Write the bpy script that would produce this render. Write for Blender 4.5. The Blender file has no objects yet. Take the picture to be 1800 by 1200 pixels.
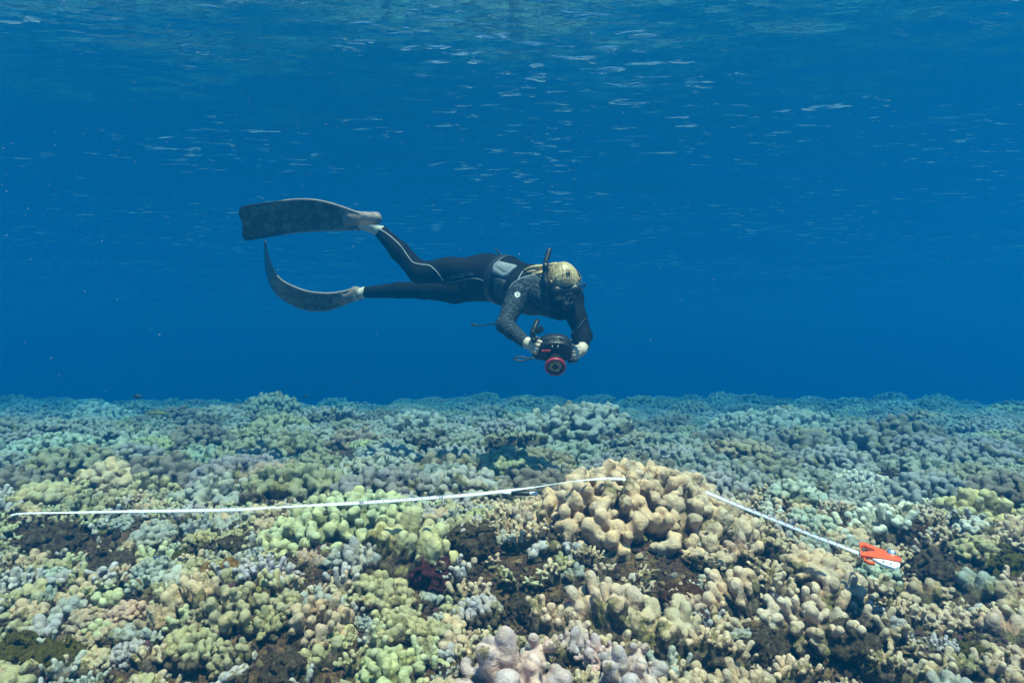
import bpy, math, random
import numpy as np
from mathutils import Vector, Matrix
from mathutils.bvhtree import BVHTree

# ------------------------------------------------------------------ camera, light, water, exposure
S = bpy.context.scene
COL = S.collection
R = math.radians
TILT = R(2.5)
CAMZ = 0.75
FPX = 1200.0                       # focal length in pixels of the 1800 px wide photograph
cd = bpy.data.cameras.new("camera"); cd.lens = 24.0; cd.sensor_width = 36.0
cd.clip_start = 0.05; cd.clip_end = 400
cam = bpy.data.objects.new("camera", cd); COL.objects.link(cam)
cam.location = (0, 0, CAMZ); cam.rotation_euler = (R(90) + TILT, 0, 0)
S.camera = cam

SUN_EL, SUN_AZ = R(69), R(24)       # azimuth of the sun measured from -Y (behind the camera) towards +X
sd = Vector((math.cos(SUN_EL) * math.sin(SUN_AZ), -math.cos(SUN_EL) * math.cos(SUN_AZ), math.sin(SUN_EL)))
W = bpy.data.worlds.new("World"); S.world = W; W.use_nodes = True
wn = W.node_tree.nodes; wl = W.node_tree.links
sky = wn.new("ShaderNodeTexSky"); sky.sky_type = 'NISHITA'; sky.sun_disc = False
sky.sun_elevation = SUN_EL; sky.sun_rotation = math.atan2(sd.x, sd.y)
bg = wn["Background"]; bg.inputs[1].default_value = 0.075
wl.new(sky.outputs[0], bg.inputs[0])
sl = bpy.data.lights.new("sun", 'SUN'); sl.energy = 5.0; sl.angle = R(0.8); sl.color = (1.0, 0.72, 0.49)
so = bpy.data.objects.new("sun", sl); COL.objects.link(so)
so.rotation_euler = sd.to_track_quat('Z', 'Y').to_euler(); so.location = (0, 0, 20)

S.view_settings.view_transform = 'Standard'; S.view_settings.look = 'None'
S.view_settings.gamma = 1.0; S.view_settings.use_curve_mapping = False
S.view_settings.exposure = 1.80
S.render.engine = 'CYCLES'
cy = S.cycles
cy.use_denoising = True
try: cy.denoiser = 'OPENIMAGEDENOISE'
except Exception: pass
cy.max_bounces = 6; cy.diffuse_bounces = 2; cy.glossy_bounces = 3; cy.transmission_bounces = 4
cy.volume_bounces = 1; cy.transparent_max_bounces = 8
cy.sample_clamp_indirect = 4.0; cy.caustics_reflective = False; cy.caustics_refractive = False

# water that fills the scene: extinction and scattering per metre
HAZE_TOP = 3.6
SIG_E = np.array([0.185, 0.092, 0.080])
SIG_S = np.array([0.0003, 0.0198, 0.0500])
HAZE_G = 0.50
SURF_Z = 6.0

# ------------------------------------------------------------------ helpers
CT, ST_ = math.cos(TILT), math.sin(TILT)
def ray(u, v):
    a = (u - 900.0) / FPX; b = -(v - 600.0) / FPX
    return np.array([a, CT - b * ST_, ST_ + b * CT])
def P(u, v, Y):
    """world point that the photograph's pixel (u, v) shows at the distance Y along the view"""
    d = ray(u, v); k = Y / d[1]
    return np.array([d[0] * k, Y, CAMZ + d[2] * k])
def px(n, Y): return n * Y / FPX

def _hash(ix, iy, iz, seed):
    h = (ix.astype(np.uint32) * np.uint32(374761393) + iy.astype(np.uint32) * np.uint32(668265263)
         + iz.astype(np.uint32) * np.uint32(2147483647 - 16777259) + np.uint32((seed * 974634721 + 12345) & 0xffffffff))
    h = (h ^ (h >> np.uint32(13))) * np.uint32(1274126177)
    h = h ^ (h >> np.uint32(16))
    return (h & np.uint32(0xffffff)).astype(np.float32) / np.float32(0xffffff) * 2 - 1
def vnoise(x, y, z, seed=0):
    x, y, z = np.broadcast_arrays(np.asarray(x, np.float32), np.asarray(y, np.float32), np.asarray(z, np.float32))
    xi = np.floor(x); yi = np.floor(y); zi = np.floor(z)
    fx = x - xi; fy = y - yi; fz = z - zi
    fx = fx * fx * (3 - 2 * fx); fy = fy * fy * (3 - 2 * fy); fz = fz * fz * (3 - 2 * fz)
    xi = xi.astype(np.int64) & 0xffffffff; yi = yi.astype(np.int64) & 0xffffffff; zi = zi.astype(np.int64) & 0xffffffff
    one = np.int64(1)
    def g(a, b, c): return _hash(xi + a * one, yi + b * one, zi + c * one, seed)
    x00 = g(0,0,0) * (1 - fx) + g(1,0,0) * fx; x10 = g(0,1,0) * (1 - fx) + g(1,1,0) * fx
    x01 = g(0,0,1) * (1 - fx) + g(1,0,1) * fx; x11 = g(0,1,1) * (1 - fx) + g(1,1,1) * fx
    return (x00 * (1 - fy) + x10 * fy) * (1 - fz) + (x01 * (1 - fy) + x11 * fy) * fz

def new_mesh(name, V, F, smooth=True):
    """V (n,3) array, F (m,3|4) array or list of faces"""
    me = bpy.data.meshes.new(name)
    V = np.asarray(V, np.float32)
    if isinstance(F, np.ndarray):
        k = F.shape[1]; m = len(F)
        me.vertices.add(len(V)); me.vertices.foreach_set("co", V.ravel())
        me.loops.add(m * k); me.loops.foreach_set("vertex_index", F.astype(np.int32).ravel())
        me.polygons.add(m)
        me.polygons.foreach_set("loop_start", np.arange(0, m * k, k, dtype=np.int32))
        me.polygons.foreach_set("loop_total", np.full(m, k, np.int32))
        me.update(calc_edges=True)
    else:
        me.from_pydata([tuple(map(float, p)) for p in V], [], [tuple(f) for f in F]); me.update()
    me.polygons.foreach_set("use_smooth", np.full(len(me.polygons), smooth, bool))
    return me
def add_attr(me, name, data):
    a = me.attributes.new(name, 'FLOAT', 'POINT'); a.data.foreach_set("value", np.asarray(data, np.float32))
def add_col(me, name, data):
    a = me.color_attributes.new(name, 'FLOAT_COLOR', 'POINT')
    d = np.ones((len(me.vertices), 4), np.float32); d[:, :3] = data
    a.data.foreach_set("color", d.ravel())
def obj(name, me, mat=None, parent=None, loc=None):
    o = bpy.data.objects.new(name, me); COL.objects.link(o)
    if mat is not None and len(me.materials) == 0:
        for m in (mat if isinstance(mat, (list, tuple)) else [mat]): me.materials.append(m)
    if parent is not None: o.parent = parent
    if loc is not None: o.location = loc
    return o
def tag(o, label=None, cat=None, group=None, kind=None):
    if label: o['label'] = label
    if cat: o['category'] = cat
    if group: o['group'] = group
    if kind: o['kind'] = kind
    return o
def empty(name, loc):
    o = bpy.data.objects.new(name, None); COL.objects.link(o); o.location = tuple(loc); o.empty_display_size = 0.05
    return o
def part(name, me, mat, parent):
    """a mesh given in world coordinates becomes a child of an unrotated parent"""
    V = np.empty(len(me.vertices) * 3, np.float32); me.vertices.foreach_get("co", V)
    w = parent; off = np.zeros(3, np.float32)
    while w is not None: off += np.array(w.location, np.float32); w = w.parent
    me.vertices.foreach_set("co", (V.reshape(-1, 3) - off).ravel()); me.update()
    return obj(name, me, mat, parent)

def spline(pts, n):
    """Catmull-Rom through points (any dimension), n samples per span"""
    p = np.asarray(pts, float); p = np.vstack([2 * p[0] - p[1], p, 2 * p[-1] - p[-2]])
    out = []
    for i in range(1, len(p) - 2):
        for k in range(n):
            t = k / n
            out.append(0.5 * ((2 * p[i]) + (-p[i-1] + p[i+1]) * t + (2*p[i-1] - 5*p[i] + 4*p[i+1] - p[i+2]) * t*t + (-p[i-1] + 3*p[i] - 3*p[i+1] + p[i+2]) * t**3))
    out.append(p[-2]); return np.array(out)
def tube(pts, rad, n=10, closed=False, cap=True):
    pts = np.asarray(pts, float); m = len(pts); rad = np.full(m, rad) if np.isscalar(rad) else np.asarray(rad, float)
    V = []; F = []; up = None
    for i in range(m):
        t = pts[(i + 1) % m if closed else min(i + 1, m - 1)] - pts[(i - 1) % m if closed else max(i - 1, 0)]
        t = t / (np.linalg.norm(t) + 1e-12)
        if up is None:
            up = np.cross(t, [0, 0, 1.0]);
            if np.linalg.norm(up) < 0.1: up = np.cross(t, [1.0, 0, 0])
        up = up - t * np.dot(up, t); up /= np.linalg.norm(up); w = np.cross(t, up)
        for k in range(n):
            a = 2 * math.pi * k / n; V.append(pts[i] + rad[i] * (math.cos(a) * up + math.sin(a) * w))
    for i in range(m if closed else m - 1):
        j = (i + 1) % m
        for k in range(n):
            l = (k + 1) % n; F.append((i*n + k, i*n + l, j*n + l, j*n + k))
    if cap and not closed:
        F.append(tuple(range(n))[::-1]); F.append(tuple((m-1)*n + k for k in range(n)))
    return V, F
def join(*vf):
    V = []; F = []
    for v, f in vf:
        o = len(V); V += [np.asarray(p, float) for p in v]; F += [tuple(i + o for i in q) for q in f]
    return V, F
def boxvf(c, ax, h, bev=0.0):
    """box with centre c, axes ax (3 unit vectors), half sizes h; bev chamfers all edges"""
    c = np.asarray(c, float); ax = [np.asarray(a, float) for a in ax]
    if bev <= 0:
        V = [c + sx*h[0]*ax[0] + sy*h[1]*ax[1] + sz*h[2]*ax[2] for sx in (-1,1) for sy in (-1,1) for sz in (-1,1)]
        return V, [(0,1,3,2),(4,6,7,5),(0,4,5,1),(2,3,7,6),(0,2,6,4),(1,5,7,3)]
    V = []; F = []; idx = {}
    for sx in (-1,1):
        for sy in (-1,1):
            for sz in (-1,1):
                for k in range(3):
                    hh = [h[0]-bev, h[1]-bev, h[2]-bev]; hh[k] = h[k]
                    idx[(sx,sy,sz,k)] = len(V); V.append(c + sx*hh[0]*ax[0] + sy*hh[1]*ax[1] + sz*hh[2]*ax[2])
    sg = (-1, 1)
    for s in sg:
        F.append([idx[(s,a,b,0)] for a,b in ((-1,-1),(1,-1),(1,1),(-1,1))][::s])
        F.append([idx[(a,s,b,1)] for a,b in ((-1,-1),(-1,1),(1,1),(1,-1))][::s])
        F.append([idx[(a,b,s,2)] for a,b in ((-1,-1),(1,-1),(1,1),(-1,1))][::s])
    for a in sg:
        for b in sg:
            F.append([idx[(a,b,-1,0)], idx[(a,b,1,0)], idx[(a,b,1,1)], idx[(a,b,-1,1)]][::-a*b])
            F.append([idx[(a,-1,b,0)], idx[(a,1,b,0)], idx[(a,1,b,2)], idx[(a,-1,b,2)]][::a*b])
            F.append([idx[(-1,a,b,1)], idx[(1,a,b,1)], idx[(1,a,b,2)], idx[(-1,a,b,2)]][::-a*b])
            for d in sg: F.append([idx[(a,b,d,0)], idx[(a,b,d,1)], idx[(a,b,d,2)]][::a*b*d])
    return V, [tuple(f) for f in F]
def lathe(c, axis, prof, n=32, caps=True):
    """prof: list of (distance along axis, radius)"""
    axis = np.asarray(axis, float); axis = axis / np.linalg.norm(axis)
    u = np.cross(axis, [0, 0, 1.0]); u = u if np.linalg.norm(u) > .1 else np.cross(axis, [1.0, 0, 0]); u /= np.linalg.norm(u); w = np.cross(axis, u)
    V = []; F = []
    for d, r in prof:
        for k in range(n):
            a = 2*math.pi*k/n; V.append(np.asarray(c, float) + d*axis + r*(math.cos(a)*u + math.sin(a)*w))
    for i in range(len(prof)-1):
        for k in range(n):
            l = (k+1) % n; F.append((i*n+k, i*n+l, (i+1)*n+l, (i+1)*n+k))
    if caps: F.append(tuple(range(n))[::-1]); F.append(tuple((len(prof)-1)*n + k for k in range(n)))
    return V, F

# ---- signed distance field on a grid -> one closed mesh (surface nets)
class Field:
    def __init__(s, lo, hi, vox):
        s.lo = np.asarray(lo, np.float32); s.vox = vox
        s.n = np.ceil((np.asarray(hi) - np.asarray(lo)) / vox).astype(int) + 1
        s.F = np.full(s.n, 1.0, np.float32); s.T = np.zeros(s.n, np.float32)
    def _win(s, a, b):
        i0 = np.maximum(np.floor((np.asarray(a) - s.lo) / s.vox).astype(int), 0)
        i1 = np.minimum(np.ceil((np.asarray(b) - s.lo) / s.vox).astype(int) + 1, s.n)
        if np.any(i1 <= i0): return None
        ax = [(s.lo[k] + s.vox * np.arange(i0[k], i1[k])).astype(np.float32) for k in range(3)]
        sl_ = tuple(slice(i0[k], i1[k]) for k in range(3))
        return sl_, ax[0][:, None, None], ax[1][None, :, None], ax[2][None, None, :]
    def _merge(s, sl_, d, k, t):
        A = s.F[sl_]; T = s.T[sl_]
        if t is not None: s.T[sl_] = np.where(d < A, t, T)
        if k > 0:
            h = np.maximum(k - np.abs(A - d), 0) / k
            s.F[sl_] = np.minimum(A, d) - h * h * k * 0.25
        else: s.F[sl_] = np.minimum(A, d)
    def cone(s, a, b, ra, rb, k=0.01, t=None, sq=None):
        a = np.asarray(a, np.float32); b = np.asarray(b, np.float32); m = max(ra, rb) + k + 3 * s.vox
        w = s._win(np.minimum(a, b) - m, np.maximum(a, b) + m)
        if w is None: return
        sl_, X, Y, Z = w; ab = b - a; L = float(ab @ ab) + 1e-12
        q = np.clip(((X - a[0]) * ab[0] + (Y - a[1]) * ab[1] + (Z - a[2]) * ab[2]) / L, 0, 1)
        dx = X - a[0] - q * ab[0]; dy = Y - a[1] - q * ab[1]; dz = Z - a[2] - q * ab[2]
        d = np.sqrt(dx * dx + dy * dy + dz * dz) - (ra + (rb - ra) * q)
        tt = (t[0] + (t[1] - t[0]) * q) if isinstance(t, tuple) else t
        s._merge(sl_, d, k, tt)
    def ball(s, c, r, k=0.01, t=None, ax=None):
        c = np.asarray(c, np.float32); r = np.asarray([r] * 3 if np.isscalar(r) else r, np.float32); m = r.max() + k + 3 * s.vox
        w = s._win(c - m, c + m)
        if w is None: return
        sl_, X, Y, Z = w; X = X - c[0]; Y = Y - c[1]; Z = Z - c[2]
        if ax is not None:
            A = np.asarray(ax, np.float32)
            X, Y, Z = (A[0,0]*X + A[0,1]*Y + A[0,2]*Z), (A[1,0]*X + A[1,1]*Y + A[1,2]*Z), (A[2,0]*X + A[2,1]*Y + A[2,2]*Z)
        k0 = np.sqrt((X/r[0])**2 + (Y/r[1])**2 + (Z/r[2])**2) + 1e-6
        k1 = np.sqrt((X/r[0]**2)**2 + (Y/r[1]**2)**2 + (Z/r[2]**2)**2) + 1e-6
        s._merge(sl_, k0 * (k0 - 1) / k1, k, t)
    def grid(s):
        return [(s.lo[k] + s.vox * np.arange(s.n[k])).astype(np.float32).reshape([-1 if j == k else 1 for j in range(3)]) for k in range(3)]
    def warp(s, amp, freq, seed=0):
        """roughen the surface: only the shell near the surface is evaluated"""
        m = np.abs(s.F) < amp * 2 + s.vox * 2; i = np.nonzero(m)
        p = [s.lo[k] + s.vox * i[k] for k in range(3)]
        s.F[m] += amp * vnoise(p[0] * freq, p[1] * freq, p[2] * freq, seed)
    def mesh(s, F=None):
        F = s.F if F is None else F
        ins = F < 0
        c = np.zeros(tuple(np.array(F.shape) - 1), np.int8)
        for i in (0, 1):
            for j in (0, 1):
                for k in (0, 1):
                    c += ins[i:F.shape[0]-1+i, j:F.shape[1]-1+j, k:F.shape[2]-1+k]
        act = (c > 0) & (c < 8); idx = np.argwhere(act)
        vid = np.full(act.shape, -1, np.int32); vid[act] = np.arange(len(idx), dtype=np.int32)
        acc = np.zeros((len(idx), 3), np.float32); cnt = np.zeros(len(idx), np.float32)
        cor = {}
        for i in (0, 1):
            for j in (0, 1):
                for k in (0, 1): cor[(i,j,k)] = F[idx[:,0]+i, idx[:,1]+j, idx[:,2]+k]
        for a in range(3):
            for p in (0, 1):
                for q in (0, 1):
                    e0 = [0,0,0]; o = [x for x in range(3) if x != a]; e0[o[0]] = p; e0[o[1]] = q; e1 = list(e0); e1[a] = 1
                    f0 = cor[tuple(e0)]; f1 = cor[tuple(e1)]; m = (f0 < 0) != (f1 < 0)
                    t = np.where(m, f0 / np.where(m, f0 - f1, 1), 0)
                    pt = np.zeros((len(idx), 3), np.float32) + np.array(e0, np.float32); pt[:, a] += t
                    acc[m] += pt[m]; cnt[m] += 1
        V = s.lo + s.vox * (idx + acc / np.maximum(cnt, 1)[:, None])
        Q = []
        for a in range(3):
            b, d = (a + 1) % 3, (a + 2) % 3
            sl0 = [slice(None)] * 3; sl1 = [slice(None)] * 3; sl0[a] = slice(0, -1); sl1[a] = slice(1, None)
            for x in (b, d): sl0[x] = slice(1, -1); sl1[x] = slice(1, -1)
            f0 = ins[tuple(sl0)]; f1 = ins[tuple(sl1)]
            e = np.argwhere(f0 != f1)
            if len(e) == 0: continue
            flip = f0[tuple(e.T)]
            base = e.copy(); base[:, b] += 1; base[:, d] += 1
            def cell(db, dd):
                g = base.copy(); g[:, b] -= db; g[:, d] -= dd; return vid[tuple(g.T)]
            q = np.stack([cell(1,1), cell(0,1), cell(0,0), cell(1,0)], 1)
            q[~flip] = q[~flip][:, ::-1]
            Q.append(q)
        Q = np.concatenate(Q)
        T = s.T[idx[:,0], idx[:,1], idx[:,2]]
        return V, Q, T

# ---- materials
def nmat(name):
    m = bpy.data.materials.new(name); m.use_nodes = True
    return m, m.node_tree.nodes, m.node_tree.links, m.node_tree.nodes["Principled BSDF"]
def simple(name, col, rough=0.5, spec=0.5, metal=0.0, var=0.0, vscale=40, col2=None, bump=0.0, bscale=200, coat=0.0):
    m, n, l, b = nmat(name)
    b.inputs["Roughness"].default_value = rough; b.inputs["Specular IOR Level"].default_value = spec; b.inputs["Metallic"].default_value = metal
    b.inputs["Coat Weight"].default_value = coat
    tc = n.new("ShaderNodeTexCoord")
    no = n.new("ShaderNodeTexNoise"); no.inputs["Scale"].default_value = vscale; no.inputs["Detail"].default_value = 5
    l.new(tc.outputs["Object"], no.inputs["Vector"])
    r = n.new("ShaderNodeValToRGB"); r.color_ramp.elements[0].position = 0.35; r.color_ramp.elements[1].position = 0.65
    c2 = col2 if col2 else tuple(min(1, c * (1 + var)) for c in col); c1 = col if col2 else tuple(c * (1 - var) for c in col)
    r.color_ramp.elements[0].color = (*c1, 1); r.color_ramp.elements[1].color = (*c2, 1)
    l.new(no.outputs["Fac"], r.inputs[0]); l.new(r.outputs[0], b.inputs["Base Color"])
    if bump > 0:
        n2 = n.new("ShaderNodeTexNoise"); n2.inputs["Scale"].default_value = bscale; n2.inputs["Detail"].default_value = 4
        l.new(tc.outputs["Object"], n2.inputs["Vector"])
        bp = n.new("ShaderNodeBump"); bp.inputs["Strength"].default_value = bump; bp.inputs["Distance"].default_value = 0.002
        l.new(n2.outputs["Fac"], bp.inputs["Height"]); l.new(bp.outputs[0], b.inputs["Normal"])
    return m
# ------------------------------------------------------------------ water: one even volume, the rippled surface above it
def water_volume():
    d = float(max(SIG_E)) * 1.05
    c = SIG_S / d
    a = (SIG_E - SIG_S) / d / np.maximum(1 - c, 1e-6)
    A = np.clip(1 - a, 0, 1) ** 2
    m = bpy.data.materials.new("clear_blue_water"); m.use_nodes = True
    n = m.node_tree.nodes; l = m.node_tree.links; n.clear()
    out = n.new("ShaderNodeOutputMaterial"); v = n.new("ShaderNodeVolumePrincipled")
    v.inputs["Color"].default_value = (*[float(x) for x in c], 1)
    v.inputs["Density"].default_value = d
    v.inputs["Anisotropy"].default_value = HAZE_G
    v.inputs["Absorption Color"].default_value = (*[float(x) for x in A], 1)
    v.inputs["Emission Strength"].default_value = 0
    l.new(v.outputs[0], out.inputs["Volume"])
    V, F = boxvf((0, 35, (HAZE_TOP - 4.5) / 2), np.eye(3), (90, 75, (HAZE_TOP + 4.5) / 2))
    o = obj("haze", new_mesh("haze", V, F, False), m); tag(o, "clear blue sea water between the camera and the distance", kind='stuff')
water_volume()

def sstep(a, b, x):
    t = np.clip((x - a) / (b - a), 0, 1); return t * t * (3 - 2 * t)
def waves(x, y):
    # wind ripples on a slow swell; crests roughly along X
    z = 0.030 * vnoise(x * .45, y * .75, 0.3, 11) + 0.012 * vnoise(x * 1.3, y * 2.1, 1.3, 12)
    z += 0.0036 * vnoise(x * 3.2 + .4 * y, y * 4.6, 2.3, 13)
    return z
WAVE_A, WAVE_B = .0225, .017
def water_surface():
    ny, nx = 360, 400
    ys = np.concatenate([np.linspace(-14, 1.5, 60), 1.5 + np.geomspace(4.2, 124, ny) - 4.2 + .05])
    ss = np.linspace(-1.25, 1.25, nx)
    Y = ys[:, None]; X = ss[None, :] * np.maximum(Y + 2.0, 8.0)
    Y = np.broadcast_to(Y, X.shape)
    fade = np.clip(1.25 - Y / 160, .3, 1)
    Z = SURF_Z + waves(X, Y) * fade
    V = np.stack([X, Y, Z], -1).reshape(-1, 3)
    r, c = len(ys), nx
    i = (np.arange(r - 1)[:, None] * c + np.arange(c - 1)[None]).ravel()
    me = new_mesh("water", V, np.stack([i, i + 1, i + c + 1, i + c], 1))
    m, n, l, b = nmat("water_surface"); n.remove(b)
    out = n["Material Output"]
    fr = n.new("ShaderNodeFresnel"); fr.inputs["IOR"].default_value = 1.33
    tc = n.new("ShaderNodeTexCoord")
    def tex(sx, sy, det, rough=.5, dist=0.0):
        mp = n.new("ShaderNodeMapping"); mp.inputs["Scale"].default_value = (sx, sy, 1); mp.inputs["Rotation"].default_value = (0, 0, .12)
        no = n.new("ShaderNodeTexNoise"); no.inputs["Scale"].default_value = 1; no.inputs["Detail"].default_value = det; no.inputs["Roughness"].default_value = rough; no.inputs["Distortion"].default_value = dist
        l.new(tc.outputs["Object"], mp.inputs[0]); l.new(mp.outputs[0], no.inputs["Vector"]); return no.outputs["Fac"]
    def rg(s_, a, b_):
        x = n.new("ShaderNodeMapRange"); x.interpolation_type = 'SMOOTHSTEP'; x.inputs[1].default_value = a; x.inputs[2].default_value = b_; l.new(s_, x.inputs[0]); return x.outputs[0]
    def mm(op, a, c):
        x = n.new("ShaderNodeMath"); x.operation = op
        for i_, q_ in enumerate((a, c)):
            if isinstance(q_, (int, float)): x.inputs[i_].default_value = q_
            else: l.new(q_, x.inputs[i_])
        return x.outputs[0]
    crest = mm('MULTIPLY', rg(tex(1.5, 3.6, 4, .55, .4), .56, .74), rg(tex(.22, .30, 2), .38, .62))     # steep little crests, gathered in gusts
    height = mm('ADD', mm('MULTIPLY', crest, WAVE_A), mm('MULTIPLY', tex(1.1, 2.4, 3), WAVE_B))
    bp = n.new("ShaderNodeBump"); bp.inputs["Strength"].default_value = 1; bp.inputs["Distance"].default_value = 1.0
    l.new(height, bp.inputs["Height"])
    g = n.new("ShaderNodeBsdfGlossy"); g.inputs["Roughness"].default_value = .02; g.inputs["Color"].default_value = (.97, .98, 1, 1)
    t = n.new("ShaderNodeBsdfTransparent"); mx = n.new("ShaderNodeMixShader")
    l.new(bp.outputs[0], fr.inputs["Normal"]); l.new(bp.outputs[0], g.inputs["Normal"])
    l.new(fr.outputs[0], mx.inputs[0]); l.new(t.outputs[0], mx.inputs[1]); l.new(g.outputs[0], mx.inputs[2]); l.new(mx.outputs[0], out.inputs["Surface"])
    o = obj("water", me, m); tag(o, "rippled underside of the sea surface with white glints", kind='structure')
water_surface()

# ------------------------------------------------------------------ seabed
def gauss(x, y, cx, cy_, sx, sy): return np.exp(-((x - cx) / sx) ** 2 - ((y - cy_) / sy) ** 2)
def terrain0(x, y):
    x = np.asarray(x, np.float32); y = np.asarray(y, np.float32)
    z = -0.30 + .36 * sstep(1.55, 3.15, y) + 0.0 * x
    z = z + .10 * gauss(x, y, .56, 3.05, .50, .42) + .05 * gauss(x, y, -.72, 3.05, .38, .45)
    z = z - .12 * gauss(x, y, -1.45, 2.85, .55, .20) - .07 * gauss(x, y, -.70, 2.05, .30, .20) - .06 * gauss(x, y, 1.62, 2.55, .32, .20)
    z = z - .07 * gauss(x, y, -.02, 2.5, .22, .22) - .07 * gauss(x, y, .95, 2.12, .36, .15) - .06 * gauss(x, y, .55, 2.42, .22, .12) - .06 * gauss(x, y, -.3, 2.55, .14, .16)
    z = z + .04 * sstep(3.6, 6.0, y)
    z = z + sstep(3.4, 6.5, y) * (1 - .6 * sstep(8, 13, y)) * (.16 * vnoise(x * .38, y * .38, 5.5, 3) + .11 * vnoise(x * .95, y * .95, 7.5, 4))
    z = z - .17 * sstep(6, 13, y) - 3.4 * sstep(16, 33, y + .06 * x + 3.0 * vnoise(x * .22, y * .05, 2.2, 41))
    z = z + .045 * vnoise(x * 2.1, y * 2.1, .5, 5)
    return z
def terrain(x, y):
    x = np.asarray(x, np.float32); y = np.asarray(y, np.float32)
    z = terrain0(x, y)
    near = 1 - sstep(6, 14, y)
    z = z + near * (.022 * vnoise(x * 6.5, y * 6.5, .5, 6) + .014 * np.abs(vnoise(x * 17, y * 17, .5, 7)) + .008 * vnoise(x * 38, y * 38, .5, 8)
             + .0045 * np.abs(vnoise(x * 90, y * 90, .5, 9)))
    return z
def ground_at(u, v, lift=0.0):
    """where the line of sight of a photograph pixel meets the seabed (lift above it)"""
    d = ray(u, v); ys = np.geomspace(.9, 60, 1500); k = ys / d[1]
    xs = d[0] * k; zs = CAMZ + d[2] * k
    hit = np.nonzero(zs <= terrain0(xs, ys) + lift)[0]
    i = hit[0] if len(hit) else len(ys) - 1
    return xs[i], ys[i]
def seabed():
    ys = np.concatenate([np.linspace(-16, .5, 30), np.geomspace(.6, 1.2, 30)[:-1], np.linspace(1.2, 3.6, 200), np.geomspace(3.61, 8, 110)[1:], np.geomspace(8.05, 120, 80)])
    ss = np.concatenate([-np.geomspace(1.06, 30, 22)[::-1], np.linspace(-1.05, 1.05, 410), np.geomspace(1.06, 30, 22)])
    Y = ys[:, None]; X = ss[None, :] * np.maximum(Y, 1.0); Y = np.broadcast_to(Y, X.shape)
    Z = terrain(X, Y)
    V = np.stack([X, Y, Z], -1).reshape(-1, 3); r, c = X.shape
    i = (np.arange(r - 1)[:, None] * c + np.arange(c - 1)[None]).ravel()
    me = new_mesh("seabed", V, np.stack([i, i + 1, i + c + 1, i + c], 1))
    m, n, l, b = nmat("dead_reef_and_turf"); b.inputs["Roughness"].default_value = .9; b.inputs["Specular IOR Level"].default_value = .15
    tc = n.new("ShaderNodeTexCoord")
    def noise(scale, det=6, rough=.6):
        x = n.new("ShaderNodeTexNoise"); x.inputs["Scale"].default_value = scale; x.inputs["Detail"].default_value = det; x.inputs["Roughness"].default_value = rough
        l.new(tc.outputs["Object"], x.inputs["Vector"]); return x
    def ramp(src, els):
        x = n.new("ShaderNodeValToRGB"); e = x.color_ramp.elements
        e[0].position, e[0].color = els[0][0], (*els[0][1], 1); e[1].position, e[1].color = els[-1][0], (*els[-1][1], 1)
        for p, cc in els[1:-1]: q = e.new(p); q.color = (*cc, 1)
        l.new(src, x.inputs[0]); return x
    a = ramp(noise(11).outputs["Fac"], [(.30, (.020, .014, .011)), (.45, (.055, .030, .022)), (.55, (.095, .055, .032)), (.68, (.15, .095, .05))])
    k = ramp(noise(70, 5, .75).outputs["Fac"], [(.36, (.35, .3, .28)), (.52, (.9, .85, .8)), (.70, (2.2, 2.0, 1.7))])
    mul = n.new("ShaderNodeMixRGB"); mul.blend_type = 'MULTIPLY'; mul.inputs[0].default_value = 1
    l.new(a.outputs[0], mul.inputs[1]); l.new(k.outputs[0], mul.inputs[2])
    w = ramp(noise(23, 6, .7).outputs["Fac"], [(.66, (0, 0, 0)), (.74, (1, 1, 1))])
    mx = n.new("ShaderNodeMixRGB"); mx.inputs[2].default_value = (.33, .27, .24, 1)
    l.new(w.outputs[0], mx.inputs[0]); l.new(mul.outputs[0], mx.inputs[1])
    o_ = ramp(noise(6.5, 6, .65).outputs["Fac"], [(.62, (0, 0, 0)), (.70, (1, 1, 1))])
    m2 = n.new("ShaderNodeMixRGB"); m2.inputs[2].default_value = (.15, .12, .03, 1)
    l.new(o_.outputs[0], m2.inputs[0]); l.new(mx.outputs[0], m2.inputs[1])
    l.new(m2.outputs[0], b.inputs["Base Color"])
    bp = n.new("ShaderNodeBump"); bp.inputs["Strength"].default_value = .9; bp.inputs["Distance"].default_value = .008
    l.new(noise(120, 6, .7).outputs["Fac"], bp.inputs["Height"]); l.new(bp.outputs[0], b.inputs["Normal"])
    o = obj("seabed", me, m); tag(o, "dead brown reef rock covered with algal turf between the corals", kind='structure')
seabed()

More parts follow.
